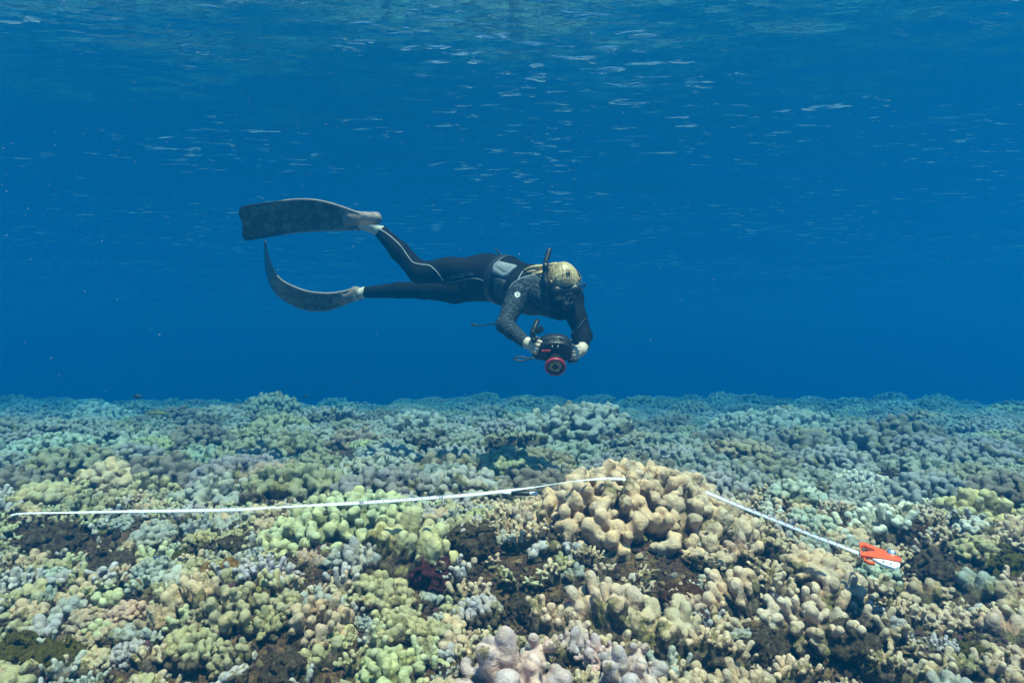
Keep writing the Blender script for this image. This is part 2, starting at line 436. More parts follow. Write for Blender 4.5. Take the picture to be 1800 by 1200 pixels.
# ------------------------------------------------------------------ coral
def coral_material(name, attr):
    m, n, l, b = nmat(name); b.inputs["Roughness"].default_value = .7; b.inputs["Specular IOR Level"].default_value = .22
    tc = n.new("ShaderNodeTexCoord")
    if attr: src = n.new("ShaderNodeAttribute"); src.attribute_type = 'INSTANCER'; src.attribute_name = "Col"; colr = src.outputs["Color"]
    else: src = n.new("ShaderNodeObjectInfo"); colr = src.outputs["Color"]
    def A(nm):
        x = n.new("ShaderNodeAttribute"); x.attribute_name = nm; return x.outputs["Fac"]
    def noise(scale, det=4, rough=.55):
        x = n.new("ShaderNodeTexNoise"); x.inputs["Scale"].default_value = scale; x.inputs["Detail"].default_value = det; x.inputs["Roughness"].default_value = rough
        l.new(tc.outputs["Object"], x.inputs["Vector"]); return x.outputs["Fac"]
    def math_(op, a, c, clamp=False):
        x = n.new("ShaderNodeMath"); x.operation = op; x.use_clamp = clamp
        for i, q in enumerate((a, c)):
            if isinstance(q, (int, float)): x.inputs[i].default_value = q
            else: l.new(q, x.inputs[i])
        return x.outputs[0]
    def rng(src_, a, c, o0=0, o1=1):
        x = n.new("ShaderNodeMapRange"); x.interpolation_type = 'SMOOTHSTEP'
        for i, q in enumerate((a, c, o0, o1)): x.inputs[i + 1].default_value = q
        l.new(src_, x.inputs[0]); return x.outputs[0]
    def mix(f, a, c, mode='MIX'):
        x = n.new("ShaderNodeMixRGB"); x.blend_type = mode
        for i, q in enumerate((f, a, c)):
            if isinstance(q, (int, float)): x.inputs[i].default_value = q
            elif isinstance(q, tuple): x.inputs[i].default_value = (*q, 1)
            else: l.new(q, x.inputs[i])
        return x.outputs[0]
    c = mix(rng(noise(7), .38, .62), mix(1, colr, (.80, .86, .98), 'MULTIPLY'), mix(1, colr, (1.14, 1.0, .84), 'MULTIPLY'))
    c = mix(rng(noise(18), .35, .65), mix(1, c, (.66, .60, .52), 'MULTIPLY'), mix(1, c, (1.10, 1.08, 1.05), 'MULTIPLY'))
    c = mix(rng(noise(55, 3), .5, .72, 0, .35), c, mix(1, colr, (1.05, .88, .70), 'MULTIPLY'))
    c = mix(math_('MULTIPLY', math_('POWER', A("tip"), 2.0), .45), c, mix(.5, mix(1, colr, (1.15, 1.13, 1.1), 'MULTIPLY'), (.72, .64, .55)))
    fine = noise(300, 2, .6)
    c = mix(rng(fine, .52, .75, 0, .30), c, (.62, .58, .52))
    c = mix(math_('MULTIPLY', rng(math_('ADD', A("tip"), math_('MULTIPLY', math_('SUBTRACT', noise(30, 4), .5), .7)), .42, .10), .8), c, mix(.25, (.085, .055, .035), colr))  # lobe bases go turf brown; crevice shade between lobes is put into this colour
    # overgrown dead base and scattered turf patches
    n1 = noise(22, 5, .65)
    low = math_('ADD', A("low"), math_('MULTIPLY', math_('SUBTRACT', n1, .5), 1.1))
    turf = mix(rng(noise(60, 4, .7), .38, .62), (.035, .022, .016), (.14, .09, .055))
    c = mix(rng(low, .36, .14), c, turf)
    patch = rng(noise(9, 5, .6), .575, .63)
    c = mix(math_('MULTIPLY', patch, .85), c, mix(rng(noise(90, 3), .4, .6), (.10, .075, .03), (.22, .17, .06)))
    l.new(c, b.inputs["Base Color"])
    bp = n.new("ShaderNodeBump"); bp.inputs["Strength"].default_value = .85; bp.inputs["Distance"].default_value = .0045
    l.new(math_('ADD', fine, math_('MULTIPLY', noise(95, 4), 1.8)), bp.inputs["Height"]); l.new(bp.outputs[0], b.inputs["Normal"])
    return m
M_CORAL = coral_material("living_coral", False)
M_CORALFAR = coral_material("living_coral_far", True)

def hemi(n, rs, zmin=-.15):
    """well spread directions on the upper part of a sphere"""
    out = []
    g = (1 + 5 ** .5) / 2
    for i in range(n):
        z = zmin + (1 - zmin) * (i + .5) / n; a = 2 * math.pi * i / g; q = math.sqrt(max(0, 1 - z * z))
        d = np.array([q * math.cos(a), q * math.sin(a), z]) + rs.normal(0, .35 / math.sqrt(n) * 2.0, 3)
        out.append(d / np.linalg.norm(d))
    return out
def unit(v): return np.asarray(v, float) / (np.linalg.norm(v) + 1e-12)

def lobed(seed, vox, core=(.12, .11, .085), nl=48, lr=(.020, .034), pr=(.008, .040), bumps=5, k=.009, up=.45, br=(.34, .58), wa=.0042):
    rs = np.random.RandomState(seed); core = np.array(core); mx = lr[1] * 2 + pr[1]
    f = Field([-core[0]-mx, -core[1]-mx, -.03], [core[0]+mx, core[1]+mx, core[2]+mx+.03], vox)
    f.ball((0, 0, .015), core * .95, 0, 0.0)
    blobs = [unit(rs.normal(0, 1, 3)) for _ in range(5)]
    for d in hemi(nl, rs):
        amp = 1 + .16 * max(np.dot(d, q) for q in blobs)
        p = np.array([0, 0, .015]) + core * d * amp; nr = unit(unit(d / core) + np.array([0, 0, up]) + rs.normal(0, .22, 3))
        r = rs.uniform(*lr); b = p + nr * rs.uniform(*pr)
        f.cone(p - nr * .02, b, r * .85, r, k, (0., .8))
        for _ in range(bumps):
            q = unit(nr + rs.normal(0, .85, 3)); rr = r * rs.uniform(*br)
            f.ball(b - nr * r * rs.uniform(0, .8) + q * r * .78, rr, k * .6, .75)
    f.warp(wa, 34, seed); f.warp(wa * .55, 85, seed + 1)
    return f
def column(seed, vox, rad=.12, nc=24, hh=(.07, .17), cr=(.020, .034), splay=.55, k=.009):
    rs = np.random.RandomState(seed); m = rad + cr[1] * 2 + hh[1] * splay
    f = Field([-m, -m, -.03], [m, m, hh[1] + .09], vox)
    f.ball((0, 0, 0), (rad, rad, .045), 0, 0.0)
    g = (1 + 5 ** .5) / 2
    for i in range(nc):
        q = math.sqrt((i + .5) / nc) * rad; a = 2 * math.pi * i / g + rs.uniform(-.3, .3)
        root = np.array([q * math.cos(a), q * math.sin(a), 0.0]); h = (hh[1] + (hh[0] - hh[1]) * (q / rad) ** 1.5) * rs.uniform(.75, 1.1)
        d = unit(np.array([root[0] / rad * splay, root[1] / rad * splay, 1]) + rs.normal(0, .10, 3)); r = rs.uniform(*cr)
        tip = root + d * h; f.cone(root, tip, r * .8, r, k, (0., .8))
        for j in range(11):
            t = rs.uniform(.2, 1.05); qd = unit(rs.normal(0, 1, 3)); qd = unit(qd - d * np.dot(qd, d) * .6)
            f.ball(root + d * h * t + qd * r * .75, r * rs.uniform(.34, .60), k * .7, .3 + .6 * t)
    f.warp(.0042, 38, seed); f.warp(.0020, 90, seed + 1)
    return f
def finger(seed, vox, rad=.125, nf=46, ln=(.04, .085), fr=(.0105, .0155), splay=.9, fork=.6, k=.007):
    rs = np.random.RandomState(seed); m = rad + ln[1] * 1.3 + .02
    f = Field([-m, -m, -.03], [m, m, .05 + ln[1] * 1.4 + .03], vox)
    f.ball((0, 0, 0), (rad, rad, .055), 0, 0.0)
    g = (1 + 5 ** .5) / 2
    for i in range(nf):
        q = math.sqrt((i + .5) / nf) * rad; a = 2 * math.pi * i / g + rs.uniform(-.4, .4)
        root = np.array([q * math.cos(a), q * math.sin(a), .045 * math.sqrt(max(0, 1 - (q / rad) ** 2)) - .01])
        d = unit(np.array([root[0] / rad * splay, root[1] / rad * splay, 1]) + rs.normal(0, .22, 3)); L = rs.uniform(*ln); r = rs.uniform(*fr)
        mid = root + d * L * .55; d2 = unit(d + rs.normal(0, .28, 3)); tip = mid + d2 * L * .5
        f.cone(root, mid, r * 1.1, r * .95, k, (0., .45)); f.cone(mid, tip, r * .95, r * 1.02, k * .6, (.45, 1.))
        if rs.rand() < fork:
            for _ in range(rs.randint(1, 3)):
                d3 = unit(d + rs.normal(0, .75, 3)); s0 = root + d * L * rs.uniform(.3, .7)
                f.cone(s0, s0 + d3 * L * rs.uniform(.3, .5), r * .85, r * .9, k * .7, (.4, 1.))
    f.warp(.0028, 48, seed); f.warp(.0014, 110, seed + 1)
    return f
def antler(seed, vox):
    rs = np.random.RandomState(seed)
    f = Field([-.24, -.24, -.03], [.24, .24, .2], vox); f.ball((0, 0, 0), (.08, .08, .03), 0, 0.)
    for i in range(15):
        a = 2 * math.pi * i / 15 + rs.uniform(-.2, .2); d = unit([math.cos(a) * 1.1, math.sin(a) * 1.1, rs.uniform(.35, 1.2)])
        p = np.array([math.cos(a), math.sin(a), 0]) * rs.uniform(.02, .07); r = .011
        for j in range(3):
            L = rs.uniform(.03, .05); q = p + d * L
            f.cone(p, q, r, r * .92, .006, (j / 3., (j + 1) / 3.))
            for _ in range(1 + (rs.rand() < .5)):
                e = unit(d + rs.normal(0, .7, 3)); f.cone(q, q + e * rs.uniform(.02, .045), r * .9, r * .75, .006, ((j + 1) / 3., 1.))
            p = q; d = unit(d + rs.normal(0, .3, 3)); r *= .9
    f.warp(.0015, 70, seed)
    return f
def boulder(seed, vox, n=15):
    rs = np.random.RandomState(seed)
    f = Field([-.23, -.23, -.03], [.23, .23, .28], vox); f.ball((0, 0, .02), (.11, .10, .08), 0, 0.)
    for d in hemi(n, rs, 0.05):
        p = d * np.array([.085, .08, .07]) + [0, 0, .02]; r = rs.uniform(.026, .042)
        f.cone(p, p + unit(d + [0, 0, .5]) * rs.uniform(.03, .105), r * 1.1, r * .85, .016, (0., .7))
        for _ in range(10):
            q = unit(d * .4 + rs.normal(0, .8, 3) + [0, 0, .3]); f.ball(p + unit(d + [0, 0, .5]) * rs.uniform(0, .08) + q * r * .85, r * rs.uniform(.30, .52), .012, .6)
    f.warp(.005, 26, seed); f.warp(.0022, 75, seed + 1)
    return f

def finish(f, name, noground=True):
    V, Q, T = f.mesh()
    w = float(max(np.ptp(V[:, 0]), np.ptp(V[:, 1]))); h = float(V[:, 2].max())
    return V, Q, T, w, h
PROTO = {}
def proto(kind, f):
    V, Q, T, w, h = finish(f, kind)
    me = new_mesh(kind + "_coral", V, Q)
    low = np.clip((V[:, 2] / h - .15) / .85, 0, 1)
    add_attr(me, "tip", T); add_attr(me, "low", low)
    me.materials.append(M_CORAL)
    PROTO.setdefault(kind, []).append((me, w, h))
for s_ in range(4): proto("lobed", lobed(100 + s_, .0048, nl=62 + 8 * s_, lr=(.015, .027), pr=(.006, .045)))
for s_ in range(2): proto("knobby", lobed(200 + s_, .0046, nl=95, lr=(.012, .020), pr=(.004, .022), bumps=2, k=.006))
for s_ in range(4): proto("column", column(300 + s_, .0048, nc=30 + 3 * s_, cr=(.015, .027), hh=(.07, .18)))
for s_ in range(4): proto("finger", finger(400 + s_, .0042, fr=(.0095, .013) if s_ % 2 else (.011, .0155), nf=60 if s_ % 2 else 44, ln=(.045, .09)))
for s_ in range(3): proto("sprig", finger(430 + s_, .0042, rad=.05, nf=8 + s_, ln=(.04, .085), fr=(.010, .015)))
for s_ in range(3): proto("clump", column(330 + s_, .0050, rad=.05, nc=7 + s_, cr=(.015, .025), hh=(.04, .09)))
for s_ in range(2): proto("antler", antler(500 + s_, .0042))
for s_ in range(2): proto("boulder", boulder(600 + s_, .005))
proto("mound", lobed(700, .0076, core=(.38, .27, .20), nl=310, lr=(.017, .031), pr=(.004, .075), bumps=9, k=.013, up=1.1, br=(.35, .62), wa=.0075))
proto("mound", lobed(701, .0084, core=(.38, .28, .17), nl=270, lr=(.018, .031), pr=(.004, .05), bumps=7, k=.009, up=.6, wa=.005))
for s_ in range(2): proto("fingers", finger(720 + s_, .0062, rad=.22, nf=165, ln=(.04, .075), fr=(.0095, .0135), fork=.5))
for s_ in range(2): proto("lobes", lobed(730 + s_, .0066, core=(.21, .18, .12), nl=190, lr=(.013, .024), bumps=4))
for s_ in range(2): proto("columns", column(740 + s_, .0066, rad=.19, nc=95, cr=(.013, .024), hh=(.06, .17), splay=.45))

CC = dict(tan=(.50, .335, .19), sand=(.58, .405, .24), olive=(.40, .335, .145), green=(.42, .42, .21), mint=(.35, .41, .33), lilac=(.41, .37, .40),
          grey=(.33, .33, .30), pink=(.60, .40, .37), white=(.56, .55, .50), yellow=(.50, .42, .18), brown=(.17, .11, .07), rose=(.60, .395, .265), mauve=(.58, .41, .42))
CNAME = dict(tan="tan", sand="sandy", olive="olive", green="pale green", mint="mint green", lilac="lilac grey", grey="grey", pink="pinkish",
             white="whitish", yellow="yellowish", brown="brown", rose="beige", mauve="mauve")
rc = np.random.RandomState(77)
SRC = {}; placed = []                        # x, y, radius, short name
def lean(y): return .34 * (1 - float(sstep(2.9, 3.6, y)))      # colonies grow away from the slope they stand on
def coral(x, y, width, kind, colour, label=None, group=None, sink=.18, jit=.07, flat=1.0, yaw=None, dz=0.0):
    me, w, h = PROTO[kind][rc.randint(len(PROTO[kind]))] if not isinstance(kind, tuple) else PROTO[kind[0]][kind[1]]
    kn = kind if isinstance(kind, str) else kind[0]
    s = width / w
    o = bpy.data.objects.new({"finger": "finger_coral", "antler": "branching_coral", "boulder": "boulder_coral", "column": "column_coral", "columns": "column_coral", "fingers": "finger_coral", "sprig": "finger_coral", "clump": "column_coral"}.get(kn, "lobed_coral"), me)
    COL.objects.link(o)
    SRC.setdefault(me.name, o)
    o.location = (x, y, float(terrain0(x, y)) - h * s * flat * sink + dz)
    o.rotation_euler = (rc.normal(lean(y), .12), rc.normal(0, .12), rc.uniform(0, 6.28) if yaw is None else yaw); o.scale = (s, s, s * flat)
    c = np.array(CC[colour]) * (1 + rc.normal(0, jit)) * (1 + rc.normal(0, jit * .5, 3))
    o.color = (*np.clip(c, .02, .7), 1)
    tag(o, label, "coral", group)
    return o
# near corals: photograph pixel of the middle, pixel width, form, colour, what it looks like, short name for its neighbours
NEAR = [
 (1115, 925, 385, ("mound", 0), 'rose', "big beige coral mound of fused lumpy columns that carries the tape", "the big beige mound"),
 (612, 900, 310, ("mound", 1), 'green', "wide pale green lumpy coral mound under the middle of the tape", "the pale green mound"),
 (715, 955, 150, 'column', 'olive', "olive columns standing against the front of the pale green mound", "the olive columns"),
 (670, 1035, 110, 'lobed', 'olive', "olive lobed coral sloping down below the pale green mound, beside the maroon algae", "the olive slope coral"),
 (845, 1072, 92, 'knobby', 'lilac', "grey lilac knobby coral standing alone right of the maroon algae", "the grey lilac knobby coral"),
 (915, 1008, 110, 'antler', 'yellow', "yellowish branching coral in the brown hollow in front of the big mound", "the yellowish branching coral"),
 (1110, 1015, 100, 'antler', 'sand', "pale branching coral with thin forked fingers below the middle of the big mound", "the pale branching coral"),
 (993, 990, 44, 'boulder', 'yellow', "small cream yellow lump under the front foot of the big mound", "the cream lump"),
 (1012, 1012, 52, 'boulder', 'grey', "twin smooth grey lobes between the two branching corals", "the twin grey lobes"),
 (893, 928, 56, 'boulder', 'tan', "small smooth tan dome left of the big mound below the marker pen", "the smooth tan dome"),
 (842, 905, 64, 'lobed', 'olive', "small olive lobed coral beneath the tape between the two mounds", "the olive coral between the mounds"),
 (985, 1080, 150, 'finger', 'rose', "broad beige finger coral right of the grey lilac knobby coral", "the broad beige finger coral"),
 (1075, 1070, 150, 'column', 'rose', "beige fused columns below the pale branching coral", "the beige columns"),
 (1160, 1105, 160, 'column', 'sand', "large sandy lumpy columns near the bottom right of the centre", "the large sandy columns"),
 (705, 1105, 90, 'column', 'olive', "olive rounded columns in front of the maroon algae", "the olive rounded columns"),
 (755, 1108, 84, 'lobed', 'olive', "olive lobed coral touching the left foot of the grey lilac knobby coral", "the olive neighbour coral"),
 (690, 1172, 130, 'lobed', 'green', "pale green lobed coral at the bottom edge, left of the pink boulders", "the bottom green coral"),
 (635, 1092, 40, 'knobby', 'lilac', "tiny lilac knobs in the brown gap left of the olive rounded columns", "the tiny lilac knobs"),
 (600, 1112, 60, 'lobed', 'yellow', "yellowish lobes left of the tiny lilac knobs", "the yellowish lobes"),
 (905, 1172, 190, 'boulder', 'mauve', "large pinkish boulder coral with smooth knobs at the bottom edge", "the large pink boulder"),
 (1003, 1138, 84, 'boulder', 'mauve', "mauve column with brown crust standing behind the large pink boulder", "the crusted mauve column"),
 (1056, 1150, 80, 'boulder', 'mauve', "small pinkish boulder next to the crusted mauve column", "the small pink boulder"),
 (1110, 1172, 130, 'boulder', 'mauve', "mauve boulder at the bottom edge, rightmost of the pinkish ones", "the right mauve boulder"),
 (785, 1190, 60, 'finger', 'grey', "grey blunt fingers at the bottom edge left of the large pink boulder", "the grey bottom fingers"),
 (835, 1115, 66, 'finger', 'tan', "tan fingers rising at the foot of the grey lilac knobby coral", "the tan foot fingers"),
 (890, 1125, 100, 'finger', 'olive', "olive short fingers behind the large pink boulder", "the olive short fingers"),
 # left part
 (90, 868, 130, 'lobed', 'olive', "olive tan lobed head just above the left end of the tape", "the olive head above the tape end"),
 (150, 850, 100, 'finger', 'yellow', "yellowish fingers behind the left end of the tape", "the yellowish tape end fingers"),
 (190, 836, 130, 'lobed', 'tan', "tan lobed head behind the left part of the tape", "the tan head behind the tape"),
 (262, 860, 90, 'column', 'olive', "olive upright columns rising right behind the left part of the tape", "the upright olive columns"),
 (32, 870, 62, 'lobed', 'grey', "grey green head at the far left beside the tape end", "the grey left edge head"),
 (275, 935, 86, 'lobed', 'grey', "large smooth grey green head hanging directly under the tape on the left", "the grey head under the tape"),
 (213, 918, 50, 'lobed', 'grey', "small grey head under the tape left of a larger grey one", "the small grey head under the tape"),
 (350, 928, 60, 'column', 'grey', "pale grey columns under the tape left of the pale green mound", "the pale grey columns"),
 (405, 905, 70, 'lobed', 'grey', "grey lobes touching the left flank of the pale green mound", "the grey lobes by the green mound"),
 (232, 965, 62, 'lobed', 'tan', "tan lobed head below the small grey head on the left", "the tan head on the left slope"),
 (305, 962, 60, 'finger', 'mint', "greenish lobed fingers just below the grey head under the tape", "the greenish fingers"),
 (40, 1015, 115, 'finger', 'lilac', "bluish lilac fingers at the left edge beside the dark hollow", "the lilac left edge fingers"),
 (100, 1012, 66, 'lobed', 'mint', "mint green lobed head beside the lilac fingers at the left edge", "the mint head"),
 (146, 1012, 34, 'boulder', 'mint', "tiny mint dome right of the mint lobed head", "the tiny mint dome"),
 (30, 1078, 46, 'boulder', 'mint', "mint green dome on the dark rock at the left edge", "the left edge mint dome"),
 (78, 1056, 56, 'boulder', 'mint', "flat mint green cushion above the left edge dome", "the flat mint cushion"),
 (155, 1085, 76, 'lobed', 'tan', "tan lobed head between mint dome and smooth boulders, lower left", "the lower left tan head"),
 (228, 1072, 76, 'lobed', 'rose', "beige lobed coral left of the smooth tan boulder", "the beige coral by the boulder"),
 (284, 1088, 82, 'boulder', 'tan', "smooth rounded tan boulder coral in the lower left", "the smooth tan boulder"),
 (362, 1078, 60, 'boulder', 'tan', "oval tan boulder right of the smooth rounded one", "the oval tan boulder"),
 (230, 1145, 72, 'knobby', 'lilac', "round lilac grey knobby ball standing alone, lower left", "the lilac knobby ball"),
 (332, 1132, 108, 'knobby', 'olive', "olive knobby cushion below the smooth tan boulder", "the olive knobby cushion"),
 (412, 1150, 76, 'column', 'olive', "olive columns drooping at the right of the olive knobby cushion", "the drooping olive columns"),
 (345, 1045, 110, 'column', 'tan', "tan columns forming the crest above the two tan boulders", "the tan crest columns"),
 (415, 1062, 110, 'column', 'olive', "olive columns on the crest right of the tan crest columns", "the olive crest columns"),
 (472, 1092, 66, 'boulder', 'olive', "olive rounded boulder on the right end of the crest", "the olive crest boulder"),
 (500, 1058, 84, 'lobed', 'olive', "olive lobed head behind the olive crest boulder", "the olive crest head"),
 (560, 1088, 110, 'column', 'tan', "tan olive columns between the crest and the yellowish lobes", "the tan olive columns"),
 (470, 996, 110, 'finger', 'lilac', "row of pale lilac fingers below the left foot of the pale green mound", "the pale lilac fingers"),
 (540, 985, 60, 'boulder', 'rose', "smooth beige boulder at the right end of the pale lilac fingers", "the smooth beige boulder"),
 (138, 1128, 66, 'lobed', 'tan', "tan lobed head beside the yellow green algae, lower left", "the tan head by the algae"),
 (172, 1160, 80, 'lobed', 'sand', "sandy lobed head left of the lilac knobby ball", "the sandy head"),
 (155, 1195, 90, 'finger', 'grey', "grey blunt fingers at the bottom edge, lower left", "the grey lower left fingers"),
 # right part
 (1265, 920, 120, 'column', 'rose', "beige columns on the right shoulder of the big mound under the tape", "the right shoulder columns"),
 (1310, 925, 84, 'lobed', 'tan', "tan lobed head just in front of the sloping tape", "the tan head by the sloping tape"),
 (1225, 985, 62, 'lobed', 'rose', "beige lumpy head below the right shoulder of the big mound", "the beige lumpy head"),
 (1300, 968, 76, 'boulder', 'rose', "beige smooth lobes between sloping tape and tan columns", "the beige smooth lobes"),
 (1352, 958, 84, 'lobed', 'tan', "tan lobes in front of the middle of the sloping tape", "the middle tape lobes"),
 (1445, 962, 66, 'column', 'grey', "grey green columns that hide the tape where it reaches the reel", "the grey columns on the tape"),
 (1425, 915, 84, 'lobed', 'mint', "grey green lobed head behind the end of the sloping tape", "the grey green head behind the tape"),
 (1487, 972, 42, 'boulder', 'olive', "olive oval lump between the tape end and the reel", "the olive oval lump"),
 (1540, 1008, 90, 'lobed', 'mint', "grey green lobed coral right below the orange reel", "the coral below the reel"),
 (1290, 1038, 116, 'column', 'rose', "beige stout columns above the brown slope on the right", "the stout beige columns"),
 (1440, 1005, 150, 'lobed', 'sand', "sandy lobed ridge left of the coral below the reel", "the sandy ridge"),
 (1370, 1012, 120, 'finger', 'sand', "sandy fingers left of the sandy lobed ridge", "the sandy fingers"),
 (1420, 1060, 190, 'finger', 'rose', "wide patch of long beige fingers below the sandy ridge", "the wide beige finger patch"),
 (1525, 1032, 110, 'finger', 'sand', "sandy short fingers below the coral under the reel", "the sandy short fingers"),
 (1600, 1072, 104, 'finger', 'rose', "beige fingers in front of the tan boulder on the right", "the right beige fingers"),
 (1630, 1042, 80, 'boulder', 'tan', "tan rounded boulder right of the sandy short fingers", "the tan right boulder"),
 (1715, 1032, 90, 'boulder', 'grey', "large smooth grey tan boulder on the right", "the large grey boulder"),
 (1778, 1055, 96, 'boulder', 'tan', "tan boulder coral at the right edge beside a grey one", "the right edge boulder"),
 (1765, 1112, 104, 'boulder', 'rose', "beige boulder at the right edge below the tan one", "the lower right edge boulder"),
 (1795, 1160, 80, 'lobed', 'rose', "beige lobes in the bottom right corner", "the corner lobes"),
 (1250, 1130, 150, 'finger', 'sand', "sandy fingers right of the large sandy columns at the bottom", "the bottom sandy fingers"),
 (1375, 1172, 130, 'finger', 'rose', "beige upright fingers on the brown slope at the bottom edge", "the bottom beige fingers"),
 (1562, 1165, 130, 'finger', 'tan', "tan fingers at the bottom edge right of the brown slope", "the bottom tan fingers"),
 (1650, 1130, 76, 'finger', 'lilac', "lilac grey fingers below the right beige fingers", "the right lilac fingers"),
 (1692, 1168, 60, 'boulder', 'olive', "olive lump with yellow crust near the bottom right corner", "the crusted olive lump"),
 (1715, 962, 96, 'lobed', 'olive', "olive lobed coral on the dark rock right of the reel", "the olive coral right of the reel"),
 (1715, 890, 130, 'lobed', 'yellow', "yellowish ridged coral head behind the dark hollow on the right", "the yellowish ridged head"),
 (1785, 905, 66, 'lobed', 'yellow', "yellowish lobes at the right edge beside the ridged head", "the right edge yellowish lobes"),
 (1540, 905, 150, 'finger', 'white', "patch of whitish small fingers behind the reel", "the whitish fingers behind the reel"),
 (1640, 885, 90, 'finger', 'white', "whitish fingers left of the yellowish ridged head", "the whitish fingers"),
 (1395, 870, 110, 'lobed', 'mint', "grey green lobed heads behind the upper sloping tape", "the heads behind the upper tape"),
]
def near_corals():
    for (u, v, w, kind, colr, label, short) in NEAR:
        mound = isinstance(kind, tuple)
        x, y = ground_at(u, v + w * (.18 if not mound else .22), 0.0)
        if mound: x, y = ((u - 900) / FPX * 3.02, 3.02)
        width = w * y / FPX * (1.0 if mound else 1.12)
        coral(x, y, width, kind, colr, label, sink=.20 if not mound else .48, yaw=0.3 if mound else None,
              flat=1.15 if kind in ('boulder', 'column', 'knobby') else 1.0, dz=0.0)
        placed.append((x, y, width / 2, short))
near_corals()

FORM = dict(lobed="lobed", knobby="knobby", column="columned", finger="fingered", antler="branching", boulder="smooth", sprig="sprigged", clump="clumped", fingers="fingered", lobes="lobed", columns="columned")
def pick(rs, table):
    k = list(table); p = np.maximum(np.array([table[q] for q in k], float), .02); return k[rs.choice(len(k), p=p / p.sum())]
def project(x, y, z):
    d = np.array([x, y, z - CAMZ]); f = d[1] * CT + d[2] * ST_; up = -d[1] * ST_ + d[2] * CT
    return 900 + FPX * d[0] / f, 600 - FPX * up / f
BEARING = [(-900, 250, "far left of the fins"), (250, 430, "left of the raised fin"), (430, 620, "below the fins"), (620, 760, "below the calves"), (760, 880, "below the thighs"),
           (880, 1060, "below the diver's camera"), (1060, 1250, "just right of the diver"), (1250, 1450, "between diver and reel"), (1450, 1600, "beyond the orange reel"), (1600, 2700, "far right of the reel")]
DARK = [(230, 960, 190, 55), (60, 935, 110, 50), (110, 1085, 110, 45), (480, 1150, 60, 70), (560, 1010, 70, 45), (60, 1150, 80, 60), (850, 960, 75, 45), (760, 1005, 60, 60), (930, 1055, 70, 45), (1000, 1035, 50, 30),
        (1190, 1040, 90, 40), (1330, 1120, 90, 40), (1480, 1120, 120, 45), (1660, 985, 120, 50), (1600, 930, 80, 40), (1780, 980, 80, 50), (1700, 1110, 40, 50), (590, 1170, 60, 60), (330, 1175, 60, 40)]
def darkness(u, v):
    return max(math.exp(-((u - a) / (b * .64)) ** 2 - ((v - c) / (d * .62)) ** 2) for a, c, b, d in DARK)

def shared(o, lab, grp):
    """things that nothing tells apart share one label and one group"""
    o['label'] = lab; o['group'] = grp
def fill_near():
    rs = np.random.RandomState(5); n = 0
    pts = []
    for yy in np.arange(1.5, 3.35, .125):
        for xx in np.arange(-2.9, 2.9, .14):
            x = xx + rs.uniform(-.06, .06); y = yy + rs.uniform(-.06, .06)
            u, v = project(x, y, float(terrain0(x, y)) + .04)
            if not (-60 < u < 1860 and 760 < v < 1250): continue
            pts.append((x, y, u, v))
    rs.shuffle(pts)
    for x, y, u, v in pts:
        dark = darkness(u, v)
        r = rs.uniform(.045, .095)
        if rs.rand() < dark * .95: continue
        best = min(((x - q[0]) ** 2 + (y - q[1]) ** 2) ** .5 - q[2] * .72 for q in placed)
        if best < r * .55: continue
        zone = pick(rs, dict(olive=4, tan=3, grey=2, green=2, lilac=1) if x < -.2 else dict(rose=3, sand=3, tan=3, lilac=1, grey=1, white=.6))
        kind = pick(rs, dict(finger=4, lobed=3, column=3, knobby=1.2, boulder=.6, antler=.5)) if r > .065 else pick(rs, dict(sprig=4, clump=3))
        q = min(((x - q[0]) ** 2 + (y - q[1]) ** 2, q[3]) for q in placed if q[3])[1]
        o = coral(x, y, r * 2.3, kind, zone, sink=.12, flat=rs.uniform(.9, 1.3))
        shared(o, f"small {CNAME[zone]} {FORM[kind]} coral next to {q}", f"small {FORM[kind]} corals around {q}")
        placed.append((x, y, r, None)); n += 1
    return n
n_near = fill_near()

MIDBIG = [(770, 755, 120, ("mound", 1), 'green', "bright pale green coral head standing out on the middle reef below the thighs"),
          (1500, 722, 90, ("mound", 1), 'green', "bright green coral head on the far reef above the orange reel"),
          (650, 820, 200, ("mound", 0), 'grey', "long grey lumpy coral ridge right behind the pale green mound"),
          (635, 785, 56, 'lobed', 'green', "round yellow green coral ball behind the long grey ridge"),
          (1350, 745, 260, ("mound", 0), 'grey', "broad grey coral hump on the middle reef to the right of the diver"),
          (85, 775, 190, ("mound", 1), 'mint', "broad blue green coral hump on the middle reef at the left edge"),
          (1760, 765, 130, ("mound", 1), 'yellow', "yellowish flat coral head on the middle reef at the right edge"),
          (1510, 845, 170, ("mound", 0), 'white', "pale grey lobed coral ridge behind the whitish fingers"),
          (200, 790, 60, 'finger', 'lilac', "blue lilac finger coral beside the broad blue green hump")]
DUSK = .52                          # middle and far coral colours darkened: grey brown kinds, plus painted fade with distance
